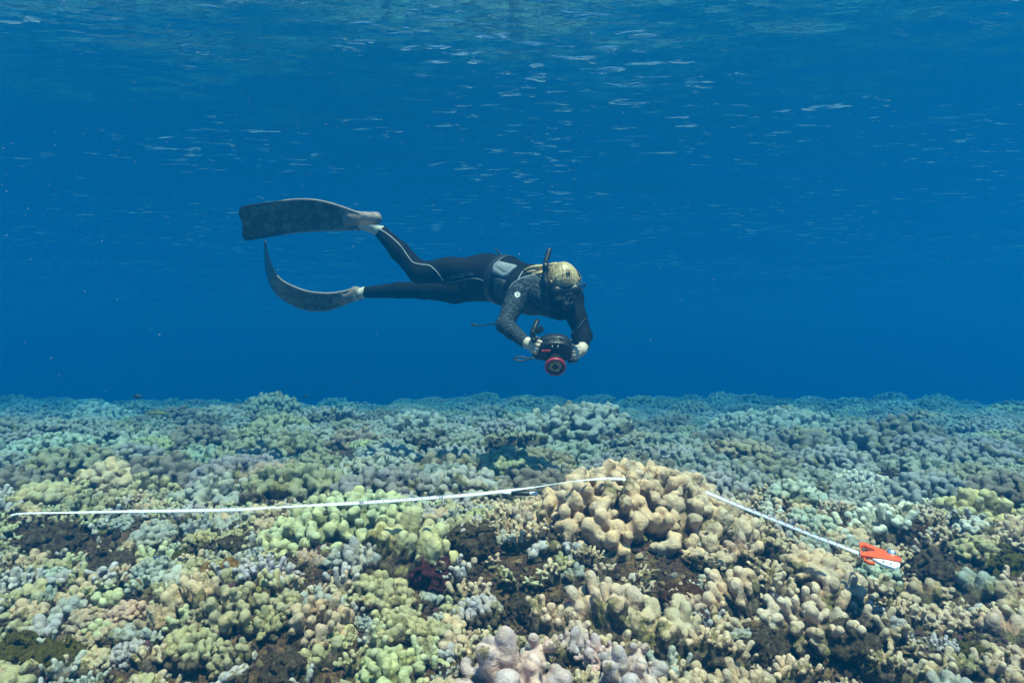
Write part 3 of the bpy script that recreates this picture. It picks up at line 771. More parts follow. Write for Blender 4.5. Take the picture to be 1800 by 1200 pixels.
def mid_corals(limit):
    rs = np.random.RandomState(9); n = 0
    for u, v, w, kind, colr, lab in MIDBIG:
        x, y = ground_at(u, v + w * .12)
        wd = w * y / FPX
        coral(x, y, wd, kind, colr, lab, sink=.32 if isinstance(kind, tuple) else .2); placed.append((x, y, wd / 2, None)); n += 1
    y = 3.3
    while y < 7.0:
        step = .27 + .030 * y; x = -.84 * y - .3
        while x < .84 * y + .3:
            xx = x + rs.uniform(-.08, .08); yy = y + rs.uniform(-.1, .1); x += step * rs.uniform(.85, 1.2)
            r = step * rs.uniform(.52, .80)
            best = min(((xx - q[0]) ** 2 + (yy - q[1]) ** 2) ** .5 - q[2] * .75 for q in placed)
            if best < r * .35 or rs.rand() < .04: continue
            if n >= limit: return y
            pat = float(vnoise(xx * .7, yy * .7, 3.1, 31)); p2 = float(vnoise(xx * .5, yy * .5, 9.1, 32))
            colr = pick(rs, dict(grey=3, white=1.4 + pat * 2, mint=1.3 + p2, olive=1 - p2, lilac=1.5 + pat, tan=1.2 - pat, brown=1.2, green=.5, yellow=.3))
            kind = pick(rs, dict(fingers=3 + 3 * pat, lobes=3, columns=2 - pat))
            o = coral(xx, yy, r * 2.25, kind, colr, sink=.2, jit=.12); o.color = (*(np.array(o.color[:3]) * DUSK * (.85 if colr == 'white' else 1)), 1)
            u, v = project(xx, yy, float(terrain0(xx, yy)) + .05)
            rel = next((t for a, b, t in BEARING if a <= u < b), "at the edge")
            row = "just behind the tape" if yy < 4.1 else ("on the middle reef" if yy < 5.4 else "on the farther reef")
            shared(o, f"{CNAME[colr]} {FORM[kind]} coral {row}, {rel}", f"corals {row}, {rel}")
            placed.append((xx, yy, r, None)); n += 1
        y += step * .72
    return y
y_far = mid_corals(max(60, 318 - n_near - len(NEAR)))
print("near fill", n_near, "y_far", y_far)

def scatter_object(name, label, rows):
    """thousands of further coral heads as one object: points that carry yaw, size and colour, instancing the colony meshes"""
    rows_ = list(rows); keys = sorted(set(r[0] for r in rows_))
    me = bpy.data.meshes.new(name); me.from_pydata([r[1] for r in rows_], [], [])
    me.attributes.new("which", 'INT', 'POINT').data.foreach_set("value", np.array([keys.index(r[0]) for r in rows_], np.int32))
    me.attributes.new("turn", 'FLOAT_VECTOR', 'POINT').data.foreach_set("vector", np.array([r[2] for r in rows_], np.float32).ravel())
    me.attributes.new("size", 'FLOAT_VECTOR', 'POINT').data.foreach_set("vector", np.array([r[3] for r in rows_], np.float32).ravel())
    me.attributes.new("Col", 'FLOAT_COLOR', 'POINT').data.foreach_set("color", np.array([(*r[4], 1) for r in rows_], np.float32).ravel())
    o = obj(name, me, M_CORALFAR); tag(o, label, "coral reef", kind='stuff')
    g = bpy.data.node_groups.new(name, 'GeometryNodeTree'); g.is_modifier = True
    g.interface.new_socket("Geometry", in_out='INPUT', socket_type='NodeSocketGeometry'); g.interface.new_socket("Geometry", in_out='OUTPUT', socket_type='NodeSocketGeometry')
    n, l = g.nodes, g.links; gi = n.new("NodeGroupInput"); go = n.new("NodeGroupOutput"); jn = n.new("GeometryNodeJoinGeometry")
    def att(nm, ty):
        a = n.new("GeometryNodeInputNamedAttribute"); a.data_type = ty; a.inputs[0].default_value = nm; return a.outputs[0]
    w, t, s = att("which", 'INT'), att("turn", 'FLOAT_VECTOR'), att("size", 'FLOAT_VECTOR')
    for i, k in enumerate(keys):
        oi = n.new("GeometryNodeObjectInfo"); oi.transform_space = 'ORIGINAL'; oi.inputs["Object"].default_value = SRC[k]; oi.inputs["As Instance"].default_value = False
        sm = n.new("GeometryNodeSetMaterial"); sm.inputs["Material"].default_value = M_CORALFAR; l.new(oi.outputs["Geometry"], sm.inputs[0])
        cp = n.new("FunctionNodeCompare"); cp.data_type = 'INT'; cp.operation = 'EQUAL'
        ins = [x for x in cp.inputs if x.type == 'INT']; l.new(w, ins[0]); ins[1].default_value = i
        ip = n.new("GeometryNodeInstanceOnPoints"); l.new(gi.outputs[0], ip.inputs["Points"]); l.new(cp.outputs[0], ip.inputs["Selection"]); l.new(sm.outputs[0], ip.inputs["Instance"])
        er = n.new("FunctionNodeEulerToRotation"); l.new(t, er.inputs[0]); l.new(er.outputs[0], ip.inputs["Rotation"]); l.new(s, ip.inputs["Scale"])
        l.new(ip.outputs[0], jn.inputs[0])
    l.new(jn.outputs[0], go.inputs[0])
    o.modifiers.new("reef", 'NODES').node_group = g
    print(name, len(rows_))
def far_rows(y0):
    rs = np.random.RandomState(21); y = y0 - .15
    meshes = {k: [(m.name, w, h) for m, w, h in PROTO[k] if m.name in SRC] for k in ("fingers", "lobes", "columns", "mound", "knobby", "finger")}
    while y < 34:
        step = .24 + .016 * y; half = .98 * y + .8; x = -half
        while x < half:
            xx = x + rs.uniform(-.4, .4) * step; yy = y + rs.uniform(-.4, .4) * step; x += step * rs.uniform(.9, 1.3) * (1 if y < 14 else 1.25 if y < 22 else 1.6)
            if rs.rand() < .07 or vnoise(xx * .8, yy * .6, 4.7, 51) > .60: continue
            if y < y0 + .4 and min(((xx - q[0]) ** 2 + (yy - q[1]) ** 2) ** .5 - q[2] * .7 for q in placed[-140:]) < .05: continue
            pat = float(vnoise(xx * .45, yy * .45, 3.1, 31)); p2 = float(vnoise(xx * .35, yy * .35, 9.1, 32))
            kind = pick(rs, dict(fingers=2.5 + 4 * pat, lobes=2.5 - 2 * pat, columns=1.4, mound=.16, knobby=.6, finger=.5))
            mn, w, h = meshes[kind][rs.randint(len(meshes[kind]))]
            s = 1.0 if kind != 'mound' else rs.uniform(.7, 1.1)
            s *= rs.choice([.6, .85, 1., 1.15, 1.5], p=[.2, .25, .25, .2, .1]) * rs.uniform(.9, 1.1) * (1 + .015 * y); fl = rs.uniform(.75, 1.2)
            colr = pick(rs, dict(grey=3, white=1.0 + 1.5 * pat, mint=1.5 + p2, olive=1, lilac=1.4 + pat, tan=.8, brown=1.6 - pat, green=.5 - p2 * .5))
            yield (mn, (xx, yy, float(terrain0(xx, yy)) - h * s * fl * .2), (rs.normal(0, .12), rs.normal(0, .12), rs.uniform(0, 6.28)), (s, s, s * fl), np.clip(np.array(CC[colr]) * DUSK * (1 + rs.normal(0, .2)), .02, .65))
        y += step * .85
def nub_rows():
    """small heads and nubs that close the gaps of the near reef"""
    rs = np.random.RandomState(41)
    meshes = {k: [(m.name, w, h) for m, w, h in PROTO[k] if m.name in SRC] for k in ("sprig", "clump", "finger")}
    for _ in range(6200):
        y = 1.45 + 2.2 * rs.rand(); x = (rs.rand() * 2 - 1) * (.95 * y + .4)
        dark = darkness(*project(x, y, float(terrain0(x, y)) + .03))
        if rs.rand() < dark * 1.2 + .08: continue
        r = rs.uniform(.022, .05)
        if min(((x - q[0]) ** 2 + (y - q[1]) ** 2) ** .5 - q[2] * .85 for q in placed) < r * .1: continue
        placed.append((x, y, r, None))
        kind = pick(rs, dict(sprig=4, clump=3)); mn, w, h = meshes[kind][rs.randint(len(meshes[kind]))]; s = (.40 + r / .05 * .45) * rs.uniform(.8, 1.15); fl = rs.uniform(.8, 1.1)
        colr = pick(rs, dict(olive=4, tan=3, grey=2, green=1.5, lilac=1) if x < -.2 else dict(rose=3, sand=3, tan=3, lilac=1, grey=1, white=.6))
        yield (mn, (x, y, float(terrain0(x, y)) - h * s * fl * .1), (rs.normal(lean(y), .25), rs.normal(0, .25), rs.uniform(0, 6.28)), (s, s, s * fl), np.clip(np.array(CC[colr]) * (1 + rs.normal(0, .1)), .02, .65))
def side_rows():
    """the reef goes on past both edges of the view"""
    rs = np.random.RandomState(61); meshes = {k: [(m.name, w, h) for m, w, h in PROTO[k] if m.name in SRC] for k in ("fingers", "lobes", "columns")}
    for y in np.arange(1.2, 7.2, .27):
        for sgn in (-1, 1):
            for x in np.arange(.84 * y + .15, .98 * y + 1.9, .30):
                xx = sgn * (x + rs.uniform(-.08, .08)); yy = y + rs.uniform(-.1, .1)
                if rs.rand() < .08: continue
                kind = pick(rs, dict(fingers=2, lobes=2, columns=2)); mn, w, h = meshes[kind][rs.randint(len(meshes[kind]))]; s = rs.uniform(.7, 1.15)
                colr = pick(rs, dict(grey=3, olive=2, tan=2, mint=1, lilac=1, brown=1))
                yield (mn, (xx, yy, float(terrain0(xx, yy)) - h * s * .2), (rs.normal(lean(yy), .12), rs.normal(0, .12), rs.uniform(0, 6.28)), (s, s, s), np.clip(np.array(CC[colr]) * .85 * (1 + rs.normal(0, .15)), .02, .65))
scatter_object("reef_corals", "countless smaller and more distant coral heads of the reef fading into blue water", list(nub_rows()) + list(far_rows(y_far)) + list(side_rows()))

def tell_apart():
    """corals that would share a label are named by their order from left to right"""
    by = {}
    for o in COL.objects:
        if o.get("category") == "coral": by.setdefault(o["label"], []).append(o)
    for lab, os_ in by.items():
        if len(os_) in (2, 3):
            os_.sort(key=lambda o: o.location.x / o.location.y)
            for o, w in zip(os_, ("leftmost", "rightmost") if len(os_) == 2 else ("leftmost", "middle", "rightmost")): o["label"] = w + " " + lab
tell_apart()

# ------------------------------------------------------------------ rubble and turf between the corals
def chips():
    rs = np.random.RandomState(3)
    g = (1 + 5 ** .5) / 2
    I = np.array([(-1,g,0),(1,g,0),(-1,-g,0),(1,-g,0),(0,-1,g),(0,1,g),(0,-1,-g),(0,1,-g),(g,0,-1),(g,0,1),(-g,0,-1),(-g,0,1)], float) / 1.9
    IF = np.array([(0,11,5),(0,5,1),(0,1,7),(0,7,10),(0,10,11),(1,5,9),(5,11,4),(11,10,2),(10,7,6),(7,1,8),(3,9,4),(3,4,2),(3,2,6),(3,6,8),(3,8,9),(4,9,5),(2,4,11),(6,2,10),(8,6,7),(9,8,1)])
    N = 17000
    yy = 1.4 + 3.1 * rs.rand(N) ** 1.3; xx = (rs.rand(N) * 2 - 1) * (.80 * yy + .1)
    zz = terrain(xx, yy)
    pal = np.array([(.035,.022,.017),(.06,.03,.025),(.09,.055,.035),(.13,.085,.045),(.16,.13,.04),(.075,.03,.04),(.36,.30,.25),(.30,.22,.14)])
    pr = np.array([.2,.2,.2,.14,.06,.1,.05,.05])
    ci = rs.choice(len(pal), N, p=pr)
    V = np.empty((N, 12, 3), np.float32); C = np.empty((N, 12, 3), np.float32)
    s = rs.uniform(.004, .013, N) * (1 + .25 * (yy - 1))
    ax = rs.uniform(.5, 1.3, (N, 3)); a = rs.uniform(0, 6.28, N); jit = 1 + rs.normal(0, .22, (N, 12))
    B = I[None] * jit[..., None] * ax[:, None, :] * s[:, None, None]
    c, q = np.cos(a)[:, None], np.sin(a)[:, None]
    V[..., 0] = B[..., 0] * c - B[..., 1] * q + xx[:, None]; V[..., 1] = B[..., 0] * q + B[..., 1] * c + yy[:, None]; V[..., 2] = B[..., 2] + zz[:, None] + (s * .3)[:, None]
    C[:] = (pal[ci] * (1 + rs.normal(0, .2, (N, 1))))[:, None, :]
    F = (IF[None] + 12 * np.arange(N)[:, None, None]).reshape(-1, 3)
    me = new_mesh("rubble", V.reshape(-1, 3), F, False); add_col(me, "Col", np.clip(C.reshape(-1, 3), .01, .6))
    m, n, l, b = nmat("rubble"); b.inputs["Roughness"].default_value = .9; b.inputs["Specular IOR Level"].default_value = .15
    vc = n.new("ShaderNodeVertexColor"); vc.layer_name = "Col"; l.new(vc.outputs[0], b.inputs["Base Color"])
    o = obj("rubble", me, m); tag(o, "brown rubble and scraps of dead coral lying between the corals", "rubble", kind='stuff')
chips()
def tufts():
    """short tufts of filamentous algae on the bare rock"""
    rs = np.random.RandomState(8); N = 12000
    yy = 1.4 + 2.3 * rs.rand(N) ** 1.2; xx = (rs.rand(N) * 2 - 1) * (.80 * yy + .1); zz = terrain(xx, yy)
    K = 5; V = np.empty((N, K, 3, 3), np.float32); a = rs.uniform(0, 6.28, (N, K)); L = rs.uniform(.008, .022, (N, K)); t = rs.uniform(.1, .9, (N, K)); w = rs.uniform(.0012, .003, (N, K))
    V[:, :, 0] = np.stack([xx[:, None] - np.sin(a) * w, yy[:, None] + np.cos(a) * w, np.broadcast_to(zz[:, None] - .002, a.shape)], -1)
    V[:, :, 1] = np.stack([xx[:, None] + np.sin(a) * w, yy[:, None] - np.cos(a) * w, np.broadcast_to(zz[:, None] - .002, a.shape)], -1)
    V[:, :, 2] = np.stack([xx[:, None] + np.cos(a) * L * t, yy[:, None] + np.sin(a) * L * t, zz[:, None] + L], -1)
    pal = np.array([(.05,.025,.02),(.09,.05,.03),(.07,.025,.035),(.14,.12,.03),(.12,.08,.04)]); C = np.repeat(pal[rs.randint(0, 5, N)], K * 3, axis=0)
    me = new_mesh("turf_algae", V.reshape(-1, 3), np.arange(N * K * 3).reshape(-1, 3), False); add_col(me, "Col", C)
    o = obj("turf_algae", me, bpy.data.materials["rubble"]); tag(o, "short brown turf algae growing on the bare reef rock", "algae", kind='stuff')
tufts()
# ------------------------------------------------------------------ the diver
def look_axes(f, up):
    f = unit(f); u = np.asarray(up, float); u = unit(u - f * np.dot(u, f)); s = np.cross(f, u)
    if s[0] < 0: s = -s
    return s, u, f
suit = simple("black_neoprene", (.0035, .0040, .0052), .8, .09, var=.35, vscale=18, bump=.25, bscale=900)
sole = simple("black_rubber", (.012, .012, .013), .45, .4, var=.2, bump=.1)
skin = simple("skin", (.52, .36, .28), .5, .4, var=.06, vscale=30)
handm = simple("pale_hands", (.52, .42, .33), .55, .35, var=.08, vscale=60)
sock = simple("pale_sock", (.50, .49, .40), .8, .2, var=.12, vscale=70, bump=.3, bscale=500)
greyrub = simple("grey_brown_rubber", (.20, .165, .15), .6, .35, var=.18, vscale=25, bump=.2, bscale=300)
black = simple("black_plastic", (.008, .008, .009), .42, .3, var=.2)
white = simple("white_print", (.75, .77, .78), .5, .4, var=.04)
greyprint = simple("grey_print", (.20, .24, .26), .6, .3, var=.1)
piping = simple("grey_piping", (.30, .34, .36), .5, .4, var=.1)
red = simple("red_anodised_metal", (.32, .014, .024), .4, .5, var=.15)
pinkm = simple("pink_print", (.55, .16, .26), .5, .4, var=.05)
def damask():
    m, n, l, b = nmat("patterned_neoprene"); b.inputs["Roughness"].default_value = .75; b.inputs["Specular IOR Level"].default_value = .16
    tc = n.new("ShaderNodeTexCoord"); w = n.new("ShaderNodeTexNoise"); w.inputs["Scale"].default_value = 22; w.inputs["Detail"].default_value = 2; l.new(tc.outputs["Object"], w.inputs["Vector"])
    mx = n.new("ShaderNodeMixRGB"); mx.blend_type = 'ADD'; mx.inputs[0].default_value = .035; l.new(tc.outputs["Object"], mx.inputs[1]); l.new(w.outputs["Color"], mx.inputs[2])
    v = n.new("ShaderNodeTexVoronoi"); v.feature = 'DISTANCE_TO_EDGE'; v.inputs["Scale"].default_value = 62; l.new(mx.outputs[0], v.inputs["Vector"])
    wv = n.new("ShaderNodeTexWave"); wv.wave_type = 'RINGS'; wv.inputs["Scale"].default_value = 20; wv.inputs["Distortion"].default_value = 9; wv.inputs["Detail"].default_value = 2; l.new(mx.outputs[0], wv.inputs["Vector"])
    mu = n.new("ShaderNodeMath"); mu.operation = 'MULTIPLY'; l.new(wv.outputs["Fac"], mu.inputs[0])
    r0 = n.new("ShaderNodeMapRange"); r0.inputs[1].default_value = .02; r0.inputs[2].default_value = .12; l.new(v.outputs["Distance"], r0.inputs[0]); l.new(r0.outputs[0], mu.inputs[1])
    r = n.new("ShaderNodeValToRGB"); r.color_ramp.elements[0].position = .45; r.color_ramp.elements[0].color = (.007, .009, .012, 1); r.color_ramp.elements[1].position = .62; r.color_ramp.elements[1].color = (.055, .075, .09, 1)
    l.new(mu.outputs[0], r.inputs[0]); l.new(r.outputs[0], b.inputs["Base Color"]); return m
pattern = damask()

D = empty("person", P(860, 490, 4.2)); tag(D, "freediver in a black patterned wetsuit swimming over the reef, holding an underwater camera", "person")
def build_person():
    vox = .0052
    f = Field([-1.02, 3.34, 0.72], [.56, 4.62, 1.62], vox)
    BLACK, PAT, SKIN, HAND, SOCK = 0., 1., 2., 3., 4.
    c = f.cone
    # torso, pelvis
    pel = P(858, 487, 4.20); waist = P(893, 494, 4.08); chest = P(936, 510, 3.95); upper = P(962, 516, 3.88)
    f.ball(pel, (.165, .155, .125), .0, BLACK); c(P(846, 480, 4.12), P(868, 486, 4.12), .088, .09, .05, BLACK); c(P(846, 492, 4.29), P(868, 496, 4.29), .088, .092, .05, BLACK)
    c(pel, waist, .135, .128, .06, BLACK); c(waist, chest, .128, .136, .06, BLACK); c(chest, upper, .130, .115, .06, BLACK)
    c(P(915, 506, 3.86), P(1000, 522, 4.0), .085, .082, .06, PAT)                 # shoulder line
    c(P(930, 512, 3.84), P(985, 540, 3.86), .085, .075, .05, BLACK)               # chest between the arms
    # legs: the raised one
    k1 = P(737, 479, 4.06)
    c(P(852, 477, 4.12), P(790, 476, 4.08), .086, .078, .05, BLACK); c(P(790, 476, 4.08), k1, .078, .062, .03, BLACK)
    c(k1, P(702, 441, 4.07), .062, .058, .025, BLACK); c(P(702, 441, 4.07), P(666, 404, 4.10), .057, .040, .02, BLACK)
    c(P(665, 403, 4.09), P(640, 390, 4.08), .040, .046, .008, SOCK); c(P(650, 392, 4.11), P(612, 383, 4.13), .038, .032, .01, SOCK)
    # the lower one
    k2 = P(744, 509, 4.33)
    c(P(858, 502, 4.30), P(800, 511, 4.32), .092, .078, .05, BLACK); c(P(800, 511, 4.32), k2, .078, .058, .03, BLACK)
    c(k2, P(700, 510, 4.35), .057, .050, .025, BLACK); c(P(700, 510, 4.35), P(642, 514, 4.37), .050, .036, .02, BLACK)
    c(P(640, 514, 4.37), P(625, 518, 4.38), .035, .037, .008, SOCK); c(P(627, 518, 4.38), P(596, 524, 4.40), .036, .028, .01, SOCK)
    # the arm nearer to us
    sh, el, wr = P(914, 511, 3.83), P(887, 571, 3.68), P(923, 601, 3.52)
    c(sh, (sh + el) / 2, .070, .056, .04, PAT); c((sh + el) / 2, el, .056, .045, .015, PAT); c(el, (el * .6 + wr * .4), .045, .043, .02, PAT); c(el * .6 + wr * .4, wr, .043, .030, .012, PAT)
    # the other arm
    sh2, el2, wr2 = P(1003, 528, 3.99), P(1026, 590, 3.84), P(1025, 609, 3.62)
    c(sh2, (sh2 + el2) / 2, .072, .058, .04, BLACK); c((sh2 + el2) / 2, el2, .058, .047, .015, BLACK); c(el2, wr2, .046, .031, .02, BLACK)
    # hands on the two grips
    def hand(wrist, palm, knuckles, mids, tips, thumb):
        c(wrist, palm, .027, .030, .012, HAND)
        for q in knuckles: c(palm, q, .024, .0125, .010, HAND)
        for q, m_, t_ in zip(knuckles, mids, tips):
            c(q, m_, .0115, .0105, .003, HAND); c(m_, t_, .0105, .0085, .002, HAND)
        c(palm, thumb[0], .020, .0125, .008, HAND); c(thumb[0], thumb[1], .0125, .0095, .002, HAND)
    hand(wr, P(932, 605, 3.50), [P(938, 598.5, 3.485), P(938.5, 605, 3.478), P(938, 611.5, 3.48), P(937, 617, 3.485)],
         [P(947, 600, 3.455), P(946, 607, 3.447), P(945, 613, 3.45), P(943, 618.5, 3.457)],
         [P(957, 604, 3.452), P(953, 610.5, 3.465), P(951, 616, 3.472), P(948, 621, 3.475)], [P(941, 595, 3.52), P(950, 596, 3.54)])
    hand(wr2, P(1021, 615, 3.58), [P(1016, 609.5, 3.555), P(1016.5, 615.5, 3.548), P(1016, 622, 3.548), P(1014.5, 627.5, 3.555)],
         [P(1008, 611, 3.515), P(1008, 617.5, 3.507), P(1008, 624, 3.51), P(1009, 629.5, 3.52)],
         [P(1001.5, 613.5, 3.52), P(999.5, 620, 3.52), P(998.5, 625, 3.52), P(1003, 630.5, 3.525)], [P(1014, 606, 3.58), P(1008, 606, 3.60)])
    # neck and head
    C = P(990, 500, 3.80); s, u, fw = look_axes((.14, -.60, -.79), (0, -.7, .7))
    L = lambda a, b_, d: C + s * a + u * b_ + fw * d
    c(P(958, 512, 3.92), L(0, -.03, -.03), .075, .062, .04, BLACK)
    f.ball(L(0, .012, -.012), (.078, .102, .096), .02, SKIN, ax=[s, u, fw])
    c(L(0, -.045, .045), L(0, -.085, .058), .058, .040, .03, SKIN); c(L(0, -.05, .03), L(0, -.075, .0), .055, .05, .03, SKIN)
    c(L(0, .005, .085), L(0, -.030, .108), .010, .015, .012, SKIN)                                   # nose
    for e in (-1, 1):
        f.ball(L(e * .033, .008, .078), .017, .006, SKIN); f.ball(L(e * .081, -.012, .0), (.010, .032, .020), .006, SKIN, ax=[s, u, fw]); c(L(e * .02, -.062, .092), L(e * .004, -.060, .099), .006, .008, .006, SKIN)
    f.warp(.0016, 26, 4)
    V, Q, T = f.mesh()
    me = new_mesh("body", V, Q)
    mi = np.round(T).astype(np.int32)
    fm = np.median(mi[Q], axis=1).astype(np.int32)
    # the patterned top reaches from the shoulder piping to the arm; the yoke behind it stays black
    cen = V[Q].mean(1); dz = cen - np.array([0, 0, CAMZ]); ff = dz[:, 1] * CT + dz[:, 2] * ST_; uu = 900 + FPX * dz[:, 0] / ff; vv = 600 - FPX * (-dz[:, 1] * ST_ + dz[:, 2] * CT) / ff
    edge = np.interp(uu, [870, 895, 902, 915, 930, 944, 962, 1100], [520, 508, 498, 490, 485, 484, 486, 486])
    torso = (fm <= 1) & (uu < 966) & (cen[:, 1] < 4.02) & (uu > 893)
    fm[torso & (vv > edge) & (vv < 560)] = 1; fm[(fm == 1) & (vv < edge)] = 0
    fm[(fm == 1) & (uu > 966) ] = 0
    me.polygons.foreach_set("material_index", np.clip(fm, 0, 4))
    o = part("body", me, [suit, pattern, skin, handm, sock], D)
    return f, (C, s, u, fw), o, V, Q
FB, HEAD, BODY, BV, BQ = build_person()
BVH = BVHTree.FromPolygons([tuple(map(float, v)) for v in BV], [tuple(map(int, q)) for q in BQ])
CAM = np.array([0, 0, CAMZ])
def on_body(u, v, lift=.0):
    d = ray(u, v); h = BVH.ray_cast(Vector(CAM), Vector(d).normalized())
    if h[0] is None: return None
    return np.array(h[0]) + np.array(h[1]) * lift
def body_line(name, pix, r, mat, lab=None, n=14):
    pts = [on_body(a, b, r * .35) for a, b in spline(pix, n)]; pts = [p for p in pts if p is not None]
    run = [pts[0]]
    for p in pts[1:]:
        if np.linalg.norm(p - run[-1]) < .05: run.append(p)
    if len(run) > 3:
        V, F = tube(np.array(run), r, 6); o = part(name, new_mesh(name, V, F), mat, D)
        if lab: o['label'] = lab
body_line("leg_piping", [(664, 401), (683, 413), (703, 431), (716, 449), (726, 461), (740, 465), (755, 467), (768, 478), (780, 494)], .0032, piping)
body_line("thigh_seam", [(782, 498), (800, 495), (820, 490), (840, 490), (861, 498)], .0022, greyprint)
body_line("shoulder_piping", [(895, 508), (902, 498), (915, 490), (930, 485), (944, 484), (956, 486)], .0028, piping)
body_line("yoke_piping", [(910, 493), (914, 485), (919, 477)], .0022, piping)

def shell(name, mat, lo, hi, clip, grow, parent=D, hollow=.006, lab=None):
    """a layer that follows the body surface: the body grown by `grow`, cut by clip(X, Y, Z) <= 0"""
    i0 = np.maximum(((np.array(lo) - FB.lo) / FB.vox).astype(int), 0); i1 = np.minimum(((np.array(hi) - FB.lo) / FB.vox).astype(int) + 2, FB.n)
    g = Field.__new__(Field); g.vox = FB.vox; g.lo = FB.lo + FB.vox * i0; g.n = i1 - i0
    g.F = FB.F[i0[0]:i1[0], i0[1]:i1[1], i0[2]:i1[2]].copy(); g.T = np.zeros_like(g.F)
    X, Y, Z = g.grid()
    base = g.F
    g.F = np.maximum(np.maximum(base - grow, clip(X, Y, Z)), -(base + hollow)).astype(np.float32)
    g.F[0] = g.F[-1] = 1; g.F[:, 0] = g.F[:, -1] = 1; g.F[:, :, 0] = g.F[:, :, -1] = 1
    V, Q, _ = g.mesh(); o = part(name, new_mesh(name, V, Q), mat, parent)
    if lab: o['label'] = lab
    return o
def slab(c, ax, h):
    c = np.asarray(c); ax = unit(ax)
    return lambda X, Y, Z: np.abs((X - c[0]) * ax[0] + (Y - c[1]) * ax[1] + (Z - c[2]) * ax[2]) - h
def rbox(c, axes, h, r):
    c = np.asarray(c); axes = [unit(a) for a in axes]
    def g(X, Y, Z):
        q = [np.abs((X - c[0]) * a[0] + (Y - c[1]) * a[1] + (Z - c[2]) * a[2]) - hh + r for a, hh in zip(axes, h)]
        return np.sqrt(sum(np.maximum(k, 0) ** 2 for k in q)) + np.minimum(np.maximum(np.maximum(q[0], q[1]), q[2]), 0) - r
    return g
tdir = unit(P(936, 510, 3.95) - P(858, 487, 4.20)); tup = unit(np.array([0, 0, 1.0]) - tdir * tdir[2]); tside = np.cross(tdir, tup)
belt_c = P(886, 494, 4.10)
belt = shell("weight_belt", sole, belt_c - .22, belt_c + .22, slab(belt_c, tdir, .022), .010)
meshpad = simple("grey_mesh_pad", (.17, .19, .21), .8, .2, var=.25, vscale=14, bump=.5, bscale=700)
padrim = simple("pale_grey_binding", (.19, .22, .25), .7, .3, var=.08)
pc = P(899, 477, 4.0)
shell("back_pad_rim", padrim, pc - .16, pc + .16, rbox(pc, (tdir, tup, tside), (.072, .045, .10), .022), .012, lab="pale rim of the grey back pad")
shell("back_pad", meshpad, pc - .16, pc + .16, rbox(pc, (tdir, tup, tside), (.064, .038, .092), .018), .0155)
pk = P(895, 509, 3.98)
pocket = shell("belt_pocket", simple("dark_grey_pocket", (.028, .034, .040), .7, .3, var=.2), pk - .14, pk + .14, rbox(pk, (tdir, tup, tside), (.050, .056, .12), .02), .016)
# pale plate standing off the back and the black strap ends
plate_pts = [P(903, 457, 4.10), P(909, 457, 4.08), P(921, 462, 4.03), P(932, 470, 3.99), P(921, 474, 4.0), P(908, 466, 4.06)]
nrm = unit(np.cross(plate_pts[2] - plate_pts[0], plate_pts[4] - plate_pts[0])) * .004
V = [p + nrm for p in plate_pts] + [p - nrm for p in plate_pts]; k = len(plate_pts)
part("back_plate", new_mesh("back_plate", V, [tuple(range(k)), tuple(range(2 * k - 1, k - 1, -1))] + [(i, k + i, k + (i + 1) % k, (i + 1) % k) for i in range(k)], False), simple("pale_plastic", (.58, .66, .72), .4, .5, var=.06), D)
V, F = tube(spline([P(870, 436, 4.12), P(880, 447, 4.12), P(890, 458, 4.11), P(897, 466, 4.09)], 5), np.linspace(.004, .010, 16), 8); part("strap_end", new_mesh("strap_end", V, F), sole, D)
V, F = tube(spline([P(829, 570.5, 3.86), P(845, 572, 3.84), P(862, 570, 3.80), P(880, 569, 3.74)], 5), [.007] * 3 + [.0035] * 13, 8); part("strap_end", new_mesh("strap_end", V, F), sole, D)
V, F = boxvf(P(889.5, 454.5, 4.11), (unit(P(893, 459, 4.1) - P(887, 451, 4.1)), (0, 1, 0), unit(np.cross(P(893, 459, 4.1) - P(887, 451, 4.1), (0, 1, 0)))), (.016, .006, .006), .002); part("strap_buckle", new_mesh("strap_buckle", V, F, False), white, D)

# lettering lies on the suit
def text_mesh(body, size, bold=0.0):
    cu = bpy.data.curves.new("lettering", 'FONT'); cu.body = body; cu.size = size; cu.align_x = 'CENTER'; cu.align_y = 'CENTER'; cu.offset = bold; cu.resolution_u = 3
    o = bpy.data.objects.new("lettering", cu); COL.objects.link(o); bpy.context.view_layer.update()
    dg = bpy.context.evaluated_depsgraph_get(); me = o.evaluated_get(dg).to_mesh()
    V = np.array([v.co[:] for v in me.vertices]); F = [tuple(p.vertices) for p in me.polygons]
    o.evaluated_get(dg).to_mesh_clear(); bpy.data.objects.remove(o); bpy.data.curves.remove(cu)
    return V, F
def print_on(name, VF, u, v, px_scale, ang, mat, bvh=None, lift=.0022, parent=None, squash=1.0):
    """flat print laid on the surface seen around photograph pixel (u, v)"""
    bvh = bvh or BVH; V, F = VF; ca, sa = math.cos(ang), math.sin(ang); out = []
    for p in V:
        a = p[0] * ca - p[1] * squash * sa; b = p[0] * sa + p[1] * squash * ca
        d = Vector(ray(u + a * px_scale, v - b * px_scale)).normalized(); h = bvh.ray_cast(Vector(CAM), d)
        if h[0] is None: return None
        n = h[1] if h[1].dot(d) < 0 else -h[1]
        out.append(np.array(h[0]) + np.array(n) * lift)
    return part(name, new_mesh(name, out, F, False), mat, parent or D)
def ring_vf(r0, r1, n=28):
    V = [(r * math.cos(2*math.pi*i/n), r * math.sin(2*math.pi*i/n), 0) for r in (r0, r1) for i in range(n)]
    return np.array(V), [(i, (i+1) % n, n + (i+1) % n, n + i) for i in range(n)]
print_on("thigh_lettering", text_mesh("AQUA", 1.0), 799.5, 486.5, 6.2, .13, greyprint)
print_on("thigh_lettering", text_mesh("LUNG", 1.0), 823.5, 482.0, 6.2, .10, greyprint)
